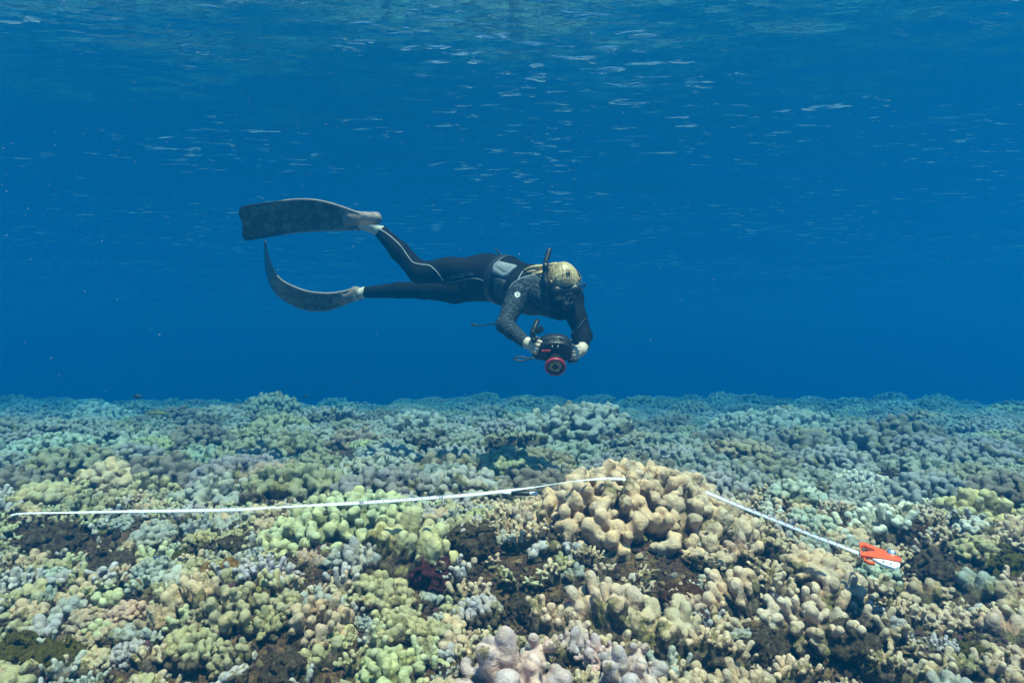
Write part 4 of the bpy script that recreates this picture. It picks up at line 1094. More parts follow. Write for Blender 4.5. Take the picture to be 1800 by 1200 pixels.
print_on("thigh_emblem", ring_vf(2.6, 3.5), 812, 484, 1.0, 0, greyprint); print_on("thigh_emblem", text_mesh("S", 5), 812, 484, 1.0, 0.2, greyprint)
print_on("shoulder_emblem", ring_vf(3.5, 4.6), 909.5, 518, 1.0, 0, white); print_on("shoulder_emblem", text_mesh("N", 6.2, .15), 909.5, 518, 1.0, 0.25, white)
PB = BVHTree.FromPolygons([tuple(np.array(v.co) + np.array(pocket.location) + np.array(D.location)) for v in pocket.data.vertices], [tuple(p.vertices) for p in pocket.data.polygons])
BARS = join(*[boxvf((0, y_, 0), np.eye(3), (1.0, .8, 0.0)) for y_ in np.arange(-9, 10, 2.6)])
print_on("pocket_print", (np.array(BARS[0]), [f_ for f_ in BARS[1][1::6]]), 881.5, 510, 1.0, -.12, white, PB)
print_on("pocket_emblem", text_mesh("C", 15, .3), 889, 508, 1.0, 1.55, pinkm, PB); 

# ---- hair
def hair():
    C, s, u, fw = HEAD; f = Field(C - .22, C + .22, .0030)
    L = lambda a, b_, d: C + s * a + u * b_ + fw * d
    rs = np.random.RandomState(2)
    for i, th in enumerate(np.linspace(-1.95, 1.95, 130)):
        pts = []
        sr = rs.uniform(.0042, .0062); sv = .40 + .32 * rs.rand(); lo = .62 + .10 * abs(th) + rs.uniform(-.05, .05)
        for ph in np.linspace(lo, 2.75, 9):
            d = np.array([math.sin(ph) * math.sin(th), math.sin(ph) * math.cos(th), math.cos(ph)])
            r = np.array([.084, .108, .101]) * (1 + rs.normal(0, .004)); pts.append(L(d[0] * r[0], .012 + d[1] * r[1], -.012 + d[2] * r[2]))
        for a, b_ in zip(pts[:-1], pts[1:]): f.cone(a, b_, sr, sr, .0015, sv)
    X, Y, Z = f.grid(); dep = (X - C[0]) * fw[0] + (Y - C[1]) * fw[1] + (Z - C[2]) * fw[2]; lift_ = (X - C[0]) * u[0] + (Y - C[1]) * u[1] + (Z - C[2]) * u[2]
    cap = Field(C - .22, C + .22, .0030); cap.ball(L(0, .012, -.012), (.0865, .1105, .1035), 0, 0., ax=[s, u, fw]); cap.F = np.maximum(cap.F, np.maximum(dep - .045 - .25 * lift_, -lift_ - .03 + .6 * dep * 0))
    f.F = np.minimum(f.F, cap.F); f.T = np.where(cap.F <= f.F, .50, f.T)
    for i in range(9):                                                   # tail swept back along the shoulder
        o = rs.normal(0, .011, 3)
        pts = spline([L(-.030, .030, -.098) + o, P(957, 476, 3.86) + o, P(944, 478, 3.83) + o * 1.2, P(931, 481, 3.84) + o * 1.3, P(920, 484, 3.86) + o], 3)
        for a, b_, ra in zip(pts[:-1], pts[1:], np.linspace(.013, .006, len(pts))): f.cone(a, b_, ra, ra * .95, .004, .35 + .4 * rs.rand())
    for i in range(14):                                                  # loose wisps
        th = rs.uniform(-1.3, 1.3); d = np.array([math.sin(1.2) * math.sin(th), math.sin(1.2) * math.cos(th), math.cos(1.2)]); p = L(d[0] * .092, .012 + d[1] * .115, d[2] * .1)
        f.cone(p, p + unit(u * .8 - fw + s * rs.normal(0, .6)) * rs.uniform(.02, .045), .004, .002, .003, rs.rand())
    V, Q, T = f.mesh(); me = new_mesh("hair", V, Q); add_attr(me, "tip", T)
    m, n, l, b = nmat("streaked_blond_hair"); b.inputs["Roughness"].default_value = .45
    a = n.new("ShaderNodeAttribute"); a.attribute_name = "tip"; tc = n.new("ShaderNodeTexCoord")
    no = n.new("ShaderNodeTexNoise"); no.inputs["Scale"].default_value = 14; no.inputs["Detail"].default_value = 2
    mp = n.new("ShaderNodeMapping"); mp.inputs["Scale"].default_value = (.5, .5, .5); l.new(tc.outputs["Object"], mp.inputs[0]); l.new(mp.outputs[0], no.inputs["Vector"])
    ad = n.new("ShaderNodeMath"); ad.operation = 'MULTIPLY_ADD'; ad.inputs[1].default_value = .75; l.new(a.outputs["Fac"], ad.inputs[0]); l.new(no.outputs["Fac"], ad.inputs[2])
    r = n.new("ShaderNodeValToRGB"); e = r.color_ramp.elements; e[0].position = .45; e[0].color = (.055, .036, .02, 1); e[1].position = 1.0; e[1].color = (.46, .35, .17, 1); q = e.new(.75); q.color = (.17, .115, .055, 1)
    l.new(ad.outputs[0], r.inputs[0]); l.new(r.outputs[0], b.inputs["Base Color"])
    part("hair", me, m, D)
hair()
# ---- mask and snorkel
def mask():
    C, s, u, fw = HEAD; L = lambda a, b_, d: C + s * a + u * b_ + fw * d
    f = Field(C - .2, C + .2, .0036)
    f.cone(L(-.052, .022, .070), L(.052, .022, .070), .036, .036, .0, 0.); f.cone(L(-.048, -.004, .078), L(.048, -.004, .078), .028, .028, .012, 0.)
    f.cone(L(0, -.01, .10), L(0, -.038, .108), .022, .024, .014, 0.); f.cone(L(-.03, -.03, .082), L(.03, -.03, .082), .020, .020, .012, 0.)
    X, Y, Z = f.grid(); dep = (X - C[0]) * fw[0] + (Y - C[1]) * fw[1] + (Z - C[2]) * fw[2]
    f.F = np.maximum(f.F, dep - .112)
    for e in (-1, 1):                                                    # lens openings
        c0 = L(e * .034, .000, .104)
        q = rbox(c0, (s, u, fw), (.027, .018, .018), .009)(X, Y, Z); f.F = np.maximum(f.F, -q)
    V, Q, _ = f.mesh(); fr = part("mask", new_mesh("mask", V, Q), black, D)
    gm, n, l, b = nmat("mask_lens"); b.inputs["Base Color"].default_value = (.16, .20, .17, 1); b.inputs["Roughness"].default_value = .05; b.inputs["Specular IOR Level"].default_value = .8
    tc = n.new("ShaderNodeTexCoord"); no = n.new("ShaderNodeTexNoise"); no.inputs["Scale"].default_value = 25; l.new(tc.outputs["Object"], no.inputs["Vector"]); r = n.new("ShaderNodeValToRGB"); r.color_ramp.elements[0].color = (.05, .07, .06, 1); r.color_ramp.elements[1].color = (.30, .34, .28, 1); l.new(no.outputs["Fac"], r.inputs[0]); l.new(r.outputs[0], b.inputs["Base Color"])
    for e in (-1, 1):
        V, F = boxvf(L(e * .034, .000, .096), (s, u, fw), (.0262, .0175, .002), .0015); part("lens", new_mesh("lens", V, F, False), gm, fr)
    V, F = boxvf(L(-.040, .026, .1045), (s, u, fw), (.006, .004, .001), .0); part("highlight_badge", new_mesh("badge", V, F, False), white, fr)  # small white plate on the mask frame
    T, TF = text_mesh("AQA", .020, .0004); T = [L(.012 + p[0], .030 + p[1], .1052) for p in T]; part("mask_lettering", new_mesh("mask_lettering", T, TF, False), white, fr)
    # strap round the head
    pts = []
    for a in np.linspace(-2.05, 2.05, 30) + math.pi:
        pts.append((a, L(math.sin(a) * .097, .026 - .012 * math.cos(a), math.cos(a) * .112 - .008)))
    V = []; F = []
    for i, (a, p) in enumerate(pts):
        out = unit(s * math.sin(a) + fw * math.cos(a))
        for du, do in ((-.011, 0), (.011, 0), (.011, .004), (-.011, .004)): V.append(p + u * du + out * do)
    for i in range(len(pts) - 1):
        for k_ in range(4): F.append((i*4 + k_, i*4 + (k_+1) % 4, i*4 + 4 + (k_+1) % 4, i*4 + 4 + k_))
    part("mask_strap", new_mesh("mask_strap", V, F), sole, fr)
    V, F = tube(spline([L(.088, .030, .055), L(.106, .040, .045), L(.112, .022, .040), L(.104, .000, .048), L(.088, .004, .062)], 5), .0042, 8); part("strap_tail", new_mesh("strap_tail", V, F), sole, fr)
    # snorkel
    top = spline([L(.0, -.072, .100), L(-.045, -.080, .108), L(-.092, -.052, .085), P(962, 505, 3.72), P(958, 488, 3.73), P(958.5, 468, 3.75), P(962, 452, 3.77), P(966.5, 437, 3.79)], 8)
    rr = np.full(len(top), .0125); rr[-14:] = .0150; rr[-2:] = .011
    V, F = tube(top, rr, 14); part("snorkel", new_mesh("snorkel", V, F), black, D)
    V, F = lathe(L(0, -.066, .100), fw, [(-.010, .024), (.004, .031), (.016, .028), (.022, .016)], 16); part('mouthpiece', new_mesh('mouthpiece', V, F), sole, D)
    V, F = tube([P(959.5, 463, 3.735), P(957.8, 473, 3.735)], .017, 14); part("snorkel_keeper", new_mesh("snorkel_keeper", V, F), sole, D)
mask()

# ---- long fins
def camo():
    m, n, l, b = nmat("dark_green_mottled_blade"); b.inputs["Roughness"].default_value = .35; b.inputs["Specular IOR Level"].default_value = .4
    tc = n.new("ShaderNodeTexCoord")
    def no(sc, det, dist=0):
        x = n.new("ShaderNodeTexNoise"); x.inputs["Scale"].default_value = sc; x.inputs["Detail"].default_value = det; x.inputs["Distortion"].default_value = dist; l.new(tc.outputs["Object"], x.inputs["Vector"]); return x
    r = n.new("ShaderNodeValToRGB"); e = r.color_ramp.elements; e[0].position = .47; e[0].color = (.004, .006, .008, 1); e[1].position = .55; e[1].color = (.034, .075, .062, 1); q = e.new(.68); q.color = (.08, .12, .095, 1)
    l.new(no(15, 6, 1.2).outputs["Fac"], r.inputs[0])
    r2 = n.new("ShaderNodeValToRGB"); e = r2.color_ramp.elements; e[0].position = .66; e[0].color = (0, 0, 0, 1); e[1].position = .74; e[1].color = (1, 1, 1, 1); l.new(no(42, 4).outputs["Fac"], r2.inputs[0])
    mx = n.new("ShaderNodeMixRGB"); mx.inputs[2].default_value = (.13, .14, .10, 1); l.new(r2.outputs[0], mx.inputs[0]); l.new(r.outputs[0], mx.inputs[1]); l.new(mx.outputs[0], b.inputs["Base Color"]); return m
CAMO = camo()
def fin(topedge, botedge, heel, toe, r_heel, r_toe, shaft, lab):
    A = spline(topedge, 8); B = spline(botedge, 8); n = len(A); m = 12
    root = empty("fin", heel); root.parent = D; root.location = tuple(np.array(heel) - np.array(D.location)); root['label'] = lab
    th = .0035; V = []; F = []
    G = np.zeros((n, m + 1, 3))
    for i in range(n):
        for j in range(m + 1): G[i, j] = A[i] * (1 - j / m) + B[i] * (j / m)
    # swallow tail: the middle of the outer end is cut back
    ax = unit(G[1, m // 2] - G[0, m // 2])
    for j in range(m + 1): 
        d = abs(j / m - .5) * 2; cut = .017 * (1 - d) ** 1.2 + .020 * max(0, d - .75) / .25
        for i in range(4): G[i, j] += ax * cut * (1 - i / 4)
    Nn = np.zeros_like(G)
    for i in range(n):
        for j in range(m + 1):
            t = G[min(i+1, n-1), j] - G[max(i-1, 0), j]; w = G[i, min(j+1, m)] - G[i, max(j-1, 0)]; Nn[i, j] = unit(np.cross(t, w))
    V = [G[i, j] + Nn[i, j] * th * e for e in (1, -1) for i in range(n) for j in range(m + 1)]; o = n * (m + 1); ix = lambda i, j: i * (m + 1) + j
    for i in range(n - 1):
        for j in range(m):
            F.append((ix(i,j), ix(i+1,j), ix(i+1,j+1), ix(i,j+1))); F.append((o+ix(i,j), o+ix(i,j+1), o+ix(i+1,j+1), o+ix(i+1,j)))
    for i in range(n - 1):
        for j in (0, m): F.append((ix(i,j), o+ix(i,j), o+ix(i+1,j), ix(i+1,j))[::1 if j else -1])
    for j in range(m):
        for i in (0, n - 1): F.append((ix(i,j), ix(i,j+1), o+ix(i,j+1), o+ix(i,j))[::1 if i else -1])
    def sub(nm, VF, mat, sm=True): 
        me = new_mesh(nm, *VF, sm); return part(nm, me, mat, root)
    sub("blade", (V, F), CAMO)
    for E in (G[:, 0], G[:, m]):
        rad = np.linspace(.0042, .0095, n); rad[:3] = .003
        k_ = n * 2 // 5
        sub("side_rail", tube(E[k_:], rad[k_:], 8), greyrub); sub("blade_edge", tube(E[:k_ + 1], rad[:k_ + 1] * .8, 8), sole)
    f = Field(np.minimum(heel, toe) - .14, np.maximum(heel, toe) + .14, .005)
    f.cone(heel, toe, r_heel, r_toe, 0, 0.)
    for e in (0, m):
        k0 = n - 9; f.cone(heel * .35 + toe * .65, G[k0, e], r_toe * .7, .010, .03, 0.); f.cone(heel * .6 + toe * .4, G[n - 1, e], r_heel * .5, .012, .03, 0.)
    ax2 = unit(toe - heel); X, Y, Z = f.grid()
    f.warp(.002, 60, 3)
    Vf, Qf, _ = f.mesh(); sub("foot_pocket", (Vf, Qf), greyrub)
fin([P(417, 366, 4.03), P(440, 360.5, 4.02), P(480, 355.5, 4.02), P(522, 351, 4.03), P(560, 353, 4.05), P(600, 364, 4.08), P(640, 379, 4.10)],
    [P(426, 423.5, 4.14), P(445, 420.5, 4.14), P(480, 414.5, 4.14), P(522, 408, 4.14), P(560, 405, 4.14), P(600, 403.5, 4.15), P(632, 402, 4.15)],
    P(660, 384, 4.13), P(610, 383, 4.13), .040, .036, True, "raised long fin with mottled green blade turned to the camera")
fin([P(467, 419, 4.28), P(469, 438, 4.29), P(474, 458, 4.30), P(484, 480, 4.31), P(500, 496, 4.32), P(535, 511, 4.33), P(570, 516, 4.34), P(598, 514, 4.35), P(622, 508, 4.36)],
    [P(464.5, 421, 4.48), P(465, 445, 4.48), P(468, 476, 4.48), P(478, 505, 4.48), P(500, 527, 4.48), P(535, 543, 4.47), P(570, 545, 4.46), P(600, 536, 4.45), P(628, 524, 4.43)],
    P(630, 516, 4.38), P(592, 525, 4.40), .042, .032, True, "lower long fin bent upward into a curve")

# ------------------------------------------------------------------ the underwater camera the diver holds
def dive_camera():
    K = P(975, 613, 3.48); root = empty("underwater_camera", K); tag(root, "black underwater camera housing with red ringed lens port held in both hands", "camera")
    fw = unit(np.array([-.04, -.80, -.60])); s = unit(np.cross(fw, [0, 0, 1.0])); s = s if s[0] > 0 else -s; up = unit(np.cross(s, fw)); up = up if up[2] > 0 else -up
    L = lambda a, b_, d: K + s * a + up * b_ + fw * d
    def sub(nm, VF, mat, sm=False): return part(nm, new_mesh(nm, VF[0], VF[1], sm), mat, root)
    # rounded body: a profile swept through its depth
    n = 40; prof = []
    for i in range(n):
        a = 2 * math.pi * i / n; x, y = math.cos(a), math.sin(a); e = .62 if y < 0 else .85
        prof.append((math.copysign(abs(x) ** e, x) * .086, math.copysign(abs(y) ** e, y) * (.066 if y > 0 else .052)))
    V = []; F = []
    lay = [(-.050, .90), (-.046, .97), (-.036, 1.0), (.034, 1.0), (.040, .97), (.044, .90)]
    for d, k_ in lay:
        for x, y in prof: V.append(L(x * k_, y * k_, d))
    for i in range(len(lay) - 1):
        for j in range(n): F.append((i*n + j, i*n + (j+1) % n, (i+1)*n + (j+1) % n, (i+1)*n + j))
    F += [tuple(range(n))[::-1], tuple((len(lay)-1)*n + j for j in range(n))]
    body = sub("housing", (V, F), black, True)
    V, F = tube([L(x * 1.02, y * 1.02, -.008) for x, y in prof], .0035, 8, closed=True); sub("seal_ring", (V, F), simple("dark_metal", (.05, .06, .07), .3, .6), True)
    pc_ = L(.002, -.030, .044)
    sub("lens_port", lathe(pc_, fw, [(-.01, .040), (.0, .043), (.045, .043), (.052, .047), (.066, .047), (.068, .044)], 40, True), black, True)
    sub("port_ring", lathe(pc_ + fw * .060, fw, [(.0, .0475), (.001, .0525), (.012, .0535), (.017, .0505), (.017, .0445), (.010, .0430), (.0, .0440), (.0, .0475)], 48, False), red, True)
    gm, gn, gl, gb = nmat("lens_glass"); gb.inputs["Base Color"].default_value = (.02, .022, .02, 1); gb.inputs["Roughness"].default_value = .03; gb.inputs["Specular IOR Level"].default_value = 1.0; gb.inputs["Coat Weight"].default_value = 1
    tc = gn.new("ShaderNodeTexCoord"); no = gn.new("ShaderNodeTexNoise"); no.inputs["Scale"].default_value = 60; gl.new(tc.outputs["Object"], no.inputs["Vector"]); r = gn.new("ShaderNodeValToRGB"); r.color_ramp.elements[0].position = .45; r.color_ramp.elements[1].position = .6; r.color_ramp.elements[0].color = (.012, .014, .013, 1); r.color_ramp.elements[1].color = (.22, .21, .15, 1); gl.new(no.outputs["Fac"], r.inputs[0]); gl.new(r.outputs[0], gb.inputs["Base Color"])
    dome = [(.062 + .010 * math.cos(t), .0435 * math.sin(t)) for t in np.linspace(math.pi / 2, .06, 8)]
    sub("lens", lathe(pc_, fw, dome, 36, True), gm, True)
    sub("inner_lens", lathe(pc_, fw, [(.070, .016), (.0735, .015), (.0735, .003)], 24, True), black, True)
    for h in ([P(950, 596, 3.50), P(940, 598, 3.525), P(939, 611, 3.53), P(941, 625, 3.525), P(951, 628, 3.50)], [P(1002, 601, 3.51), P(1012, 600, 3.55), P(1013.5, 615, 3.56), P(1012, 631, 3.55), P(1001, 634, 3.51)]):
        sub("grip", tube(spline(h, 6), .0135, 12), sole, True)
    sub("trigger", boxvf(L(-.044, .028, .058), (s, up, fw), (.022, .0048, .004), .0015), red)
    for x in (-.034, .0, .034): sub("knob", lathe(L(x, .058, .010), up, [(0, .008), (.004, .0085), (.012, .0085), (.014, .0065)], 16), black if x else sole, True)
    for x in (-.012, .016): sub("shoe_clip", boxvf(L(x, .046, .046), (s, up, fw), (.0025, .007, .003), .0008), white)
    # strobe arms folded up from each side
    def arm(j0, j1, j2, w):
        a0 = sub("ball_joint", lathe(j0, (0, 0, 1), [(r_ * -1, q) for r_, q in [(.014 * math.cos(t), .0145 * math.sin(t)) for t in np.linspace(.05, math.pi - .05, 9)]], 16), black, True)
        d = unit(j1 - j0); z = unit(np.cross(d, [0, 1.0, 0])); sub("clamp", boxvf((j0 + j1) / 2, (d, np.cross(z, d), z), (np.linalg.norm(j1 - j0) * .55, .010, .014), .004), black)
        d = unit(j2 - j1); z = unit(np.cross(d, [0, 1.0, 0])); sub("arm_segment", boxvf((j1 + j2) / 2, (d, np.cross(z, d), z), (np.linalg.norm(j2 - j1) * .52, .012, w), .005), black)
        V, F = boxvf((j1 * .35 + j2 * .65) - np.array([0, .0135, 0]), (d, np.cross(z, d), z), (np.linalg.norm(j2 - j1) * .25, .0008, .0015), 0); sub("arm_marking", (V, F), greyprint)
        sub("ball_joint", lathe(j1, (0, 0, 1), [(r_ * -1, q) for r_, q in [(.013 * math.cos(t), .0135 * math.sin(t)) for t in np.linspace(.05, math.pi - .05, 9)]], 16), black, True)
    arm(P(938, 598, 3.44), P(936, 584, 3.44), P(945, 562, 3.46), .013)
    sub("arm_segment", boxvf(P(948, 580, 3.45), (unit(np.array([.6, 0, .45])), (0, 1, 0), unit(np.array([-.45, 0, .6]))), (.022, .012, .016), .004), black)
    arm(P(1012, 602, 3.50), P(1008, 588, 3.48), P(1029, 559, 3.46), .012)
    # wrist lanyard
    lo = [P(903 + 12 + 12 * math.cos(t), 630.5 - 3.2 * math.sin(t), 3.46) for t in np.linspace(.25, 2 * math.pi - .25, 22)]
    V, F = join(tube(lo, .0036, 8), tube(spline([P(926, 630, 3.46), P(935, 630, 3.46), P(944, 627, 3.47), P(952, 628, 3.48)], 5), .0036, 8), tube([P(930.5, 630, 3.46), P(934.5, 630, 3.46)], .0075, 10)); sub("lanyard", (V, F), sole, True)
dive_camera()
# ------------------------------------------------------------------ survey tape over the mound
def scene_bvh(objs):
    V = []; F = []
    for o in objs:
        M = o.matrix_world; k = len(V); V += [tuple(M @ v.co) for v in o.data.vertices]; F += [tuple(i + k for i in p.vertices) for p in o.data.polygons]
    return BVHTree.FromPolygons(V, F)
bpy.context.view_layer.update()
CORALS = [o for o in COL.objects if o.get("category") == "coral"]
MOUND = next(o for o in CORALS if str(o.get("label", "")).startswith("big beige coral mound"))
NEARB = scene_bvh([o for o in CORALS if o.location.y < 3.5])
def hit(u, v, lift=0.0, bvh=None):
    h = (bvh or NEARB).ray_cast(Vector(CAM), Vector(ray(u, v)).normalized())
    return None if h[0] is None else np.array(h[0]) + np.array(h[1]) * lift
def tape():
    root = empty("measuring_tape", P(640, 883, 2.72)); tag(root, "long white measuring tape stretched across the reef and over the beige mound", "tape")
    m, n, l, b = nmat("printed_white_tape"); b.inputs["Roughness"].default_value = .4
    at = n.new("ShaderNodeAttribute"); at.attribute_name = "along"; ac = n.new("ShaderNodeAttribute"); ac.attribute_name = "across"
    def mt(op, a, c):
        x = n.new("ShaderNodeMath"); x.operation = op
        for i, q in enumerate((a, c)):
            if isinstance(q, (int, float)): x.inputs[i].default_value = q
            else: l.new(q, x.inputs[i])
        return x.outputs[0]
    fine = mt('MULTIPLY', mt('LESS_THAN', mt('FRACT', mt('MULTIPLY', at.outputs["Fac"], 100), 0), .28), mt('LESS_THAN', ac.outputs["Fac"], .30))
    band = mt('LESS_THAN', mt('ABSOLUTE', mt('SUBTRACT', ac.outputs["Fac"], .62), 0), .16)
    redm = mt('MULTIPLY', mt('LESS_THAN', mt('FRACT', mt('MULTIPLY', at.outputs["Fac"], 34), 0), .20), band)
    m1 = n.new("ShaderNodeMixRGB"); m1.inputs[1].default_value = (.66, .67, .72, 1); m1.inputs[2].default_value = (.30, .30, .34, 1); l.new(fine, m1.inputs[0])
    m2 = n.new("ShaderNodeMixRGB"); m2.inputs[2].default_value = (.55, .10, .14, 1); l.new(redm, m2.inputs[0]); l.new(m1.outputs[0], m2.inputs[1]); l.new(m2.outputs[0], b.inputs["Base Color"])
    Wd = .0158
    def ribbon(pts, tw):
        p = spline(pts, 14); t = np.interp(np.linspace(0, 1, len(p)), np.linspace(0, 1, len(tw)), tw); V = []; F = []; al = []; ac_ = []; d = 0
        for i in range(len(p)):
            if i: d += np.linalg.norm(p[i] - p[i-1])
            tg = unit(p[min(i+1, len(p)-1)] - p[max(i-1, 0)]); toc = unit(CAM - p[i]); up = unit(np.cross(tg, toc)); up = up if up[2] > 0 else -up; dep = unit(np.cross(up, tg))
            w = up * math.cos(t[i]) + dep * math.sin(t[i]); nn = unit(np.cross(tg, w))
            for k in range(4):
                V.append(p[i] + w * Wd * np.interp(p[i][0], [-2.0, -1.0], [.68, 1.0]) * (k / 3 - .5)); al.append(d); ac_.append(k / 3)
        o = len(V); V2 = []
        for i in range(len(p)):
            a = V[i*4]; c = V[i*4+3]; tg = unit(p[min(i+1, len(p)-1)] - p[max(i-1, 0)]); nn = unit(np.cross(tg, c - a))
            V2 += [V[i*4+k] + nn * .0007 for k in range(4)]
        V = V + V2; al = al * 2; ac_ = ac_ * 2
        for i in range(len(p) - 1):
            for k in range(3):
                q = (i*4+k, i*4+k+1, i*4+5+k, i*4+4+k); F += [q, tuple(x + o for x in q[::-1])]
            for k in (0, 3): F.append((i*4+k, i*4+4+k, o+i*4+4+k, o+i*4+k))
        me = new_mesh("tape_ribbon", V, F); add_attr(me, "along", al); add_attr(me, "across", ac_)
        return part("tape_ribbon", me, m, root), p
    Yt = lambda u: np.interp(u, [0, 300, 640, 900, 1000], [2.62, 2.62, 2.64, 2.66, 2.66])
    pl = [P(u, v, Yt(u)) for u, v in [(18, 905), (45, 902), (130, 900.5), (230, 898.5), (330, 897), (420, 895), (470, 892.5), (540, 888.5), (640, 883), (740, 876), (830, 869), (900, 861), (940, 856)]]
    h = hit(1090, 842, .0); yend = (h[1] if h is not None else 2.8) - .03
    for u, v in [(975, 850.5), (1005, 846.5), (1040, 842.5), (1072, 841), (1100, 842), (1130, 846), (1160, 850)]:
        pl.append(P(u, v, np.interp(u, [940, 1100, 1160], [2.66, yend, yend + .05])))
    rb, path = ribbon(pl, [1.1, 1.05, .95, .75, .55, .5, 1.25, 1.1, .45, .35, .45, .95, 1.35, 1.45, 1.40, 1.1, .7, .7, .8, .9])
    pr = [P(1240, 864, 2.60), P(1262, 873, 2.58), P(1300, 889, 2.55), P(1350, 909, 2.52), P(1400, 929, 2.49), P(1432, 942, 2.47), P(1470, 956, 2.44), P(1500, 968, 2.42), P(1518, 975, 2.40)]
    ribbon(pr, [.5, .4, .35, .25, .2, .2, .3, .5, .6])
    bv = BVHTree.FromPolygons([tuple(np.array(v.co) + np.array(rb.location) + np.array(root.location)) for v in rb.data.vertices], [tuple(p.vertices) for p in rb.data.polygons])
    navy = simple("navy_print", (.02, .025, .07), .5, .3)
    for tx, u, v, a in (("24", 635, 883, .09), ("23", 775, 873.5, .11)):
        VF = text_mesh(tx, 8.5, .3)
        try:
            o = print_on("tape_number", VF, u, v, 1.0, a, navy, bv, .0006, root, .75)
        except Exception: o = None
tape()

def reel():
    Yr = 2.36; k = lambda x, y, dy=0: P(1400 + x / 7.5, 900 + y / 7.5, Yr + dy)
    root = empty("tape_reel", k(1100, 560)); tag(root, "orange and white open tape reel lying among the corals at the tape's end", "tape reel")
    orange = simple("orange_plastic", (.74, .095, .02), .35, .5, var=.06, bump=.05); wh = simple("white_plastic", (.74, .75, .80), .4, .5, var=.05)
    # the reel lies tilted: the upper edge is farther from the camera
    Y = lambda y: .10 * (560 - y) / 170
    def plate(nm, poly, th, mat, hole=None, off=0.0):
        pts = [k(x, y, Y(y)) for x, y in poly]; nn = unit(np.cross(pts[1] - pts[0], pts[-1] - pts[0])); nn = nn if np.dot(nn, CAM - pts[0]) > 0 else -nn
        pts = [p + nn * off for p in pts]; n_ = len(pts)
        if hole is None:
            V = pts + [p - nn * th for p in pts]; F = [tuple(range(n_)), tuple(range(2*n_-1, n_-1, -1))] + [(i, n_+i, n_+(i+1) % n_, (i+1) % n_) for i in range(n_)]
        else:
            hp = [k(x, y, Y(y)) + nn * off for x, y in hole]; V = pts + hp + [p - nn * th for p in pts + hp]; F = []
            for i in range(n_):
                j = (i+1) % n_; F += [(i, j, n_+j, n_+i), (2*n_+j, 2*n_+i, 3*n_+i, 3*n_+j), (i, 2*n_+i, 2*n_+j, j), (n_+j, 3*n_+j, 3*n_+i, n_+i)]
        me = new_mesh(nm, V, F, False); o = part(nm, me, mat, root); bv = o.modifiers.new("edge", 'BEVEL'); bv.width = .0018; bv.segments = 2; return o
    plate("handle_frame", [(833, 388), (890, 390), (1185, 505), (1385, 600), (1380, 645), (1120, 600), (848, 560), (838, 500)], .012, orange, [(848, 436), (890, 430), (1010, 482), (1040, 503), (1036, 506), (960, 508), (852, 512), (850, 480)])
    plate("drum", [(846, 440), (900, 440), (1100, 465), (1345, 525), (1365, 600), (1030, 520), (850, 520)], .006, wh, off=-.022)
    plate("side_plate", [(1000, 588), (1180, 608), (1370, 648), (1366, 690), (1295, 714), (1130, 660)], .010, wh, off=-.004)
    plate("lower_frame", [(884, 566), (905, 568), (920, 600), (1040, 628), (1036, 648), (955, 636), (890, 600)], .010, orange, off=-.006)
    met = simple("steel", (.55, .60, .64), .2, .5, metal=.9, var=.1); c = k(1250, 535, Y(535)); ax = unit(CAM - c + np.array([0, 0, 1.4]))
    V, F = lathe(c, ax, [(-.004, .013), (.003, .014), (.006, .011), (.007, .004)], 20); part("crank_hub", new_mesh("crank_hub", V, F), met, root)
    for x, y in ((1145, 646), (1245, 674)):
        V, F = lathe(k(x, y, Y(y) - .004), unit(CAM - c), [(-.004, .0030), (.002, .0030)], 10); part("rivet", new_mesh("rivet", V, F), simple("grey_rivet", (.2, .2, .22), .4), root)
reel()

def marker():
    Y = 2.70; a = P(873, 866, Y); b = P(945, 867.5, Y - .02); ax = unit(b - a); L = np.linalg.norm(b - a); root = empty("marker_pen", a); tag(root, "white marker pen with black grip lying beneath the tape beside the beige mound", "pen")
    wp = bpy.data.materials["white_plastic"]
    for nm, pr_, mt in (("tip", [(0, .0012), (.25 * L, .0045), (.36 * L, .0062)], wp), ("grip", [(.36 * L, .0075), (.365 * L, .0088), (.80 * L, .0092), (.805 * L, .0086)], sole), ("cap", [(.80 * L, .0078), (.98 * L, .0080), (L, .0070)], wp)):
        V, F = lathe(a, ax, pr_, 16); part(nm, new_mesh(nm, V, F), mt, root)
marker()

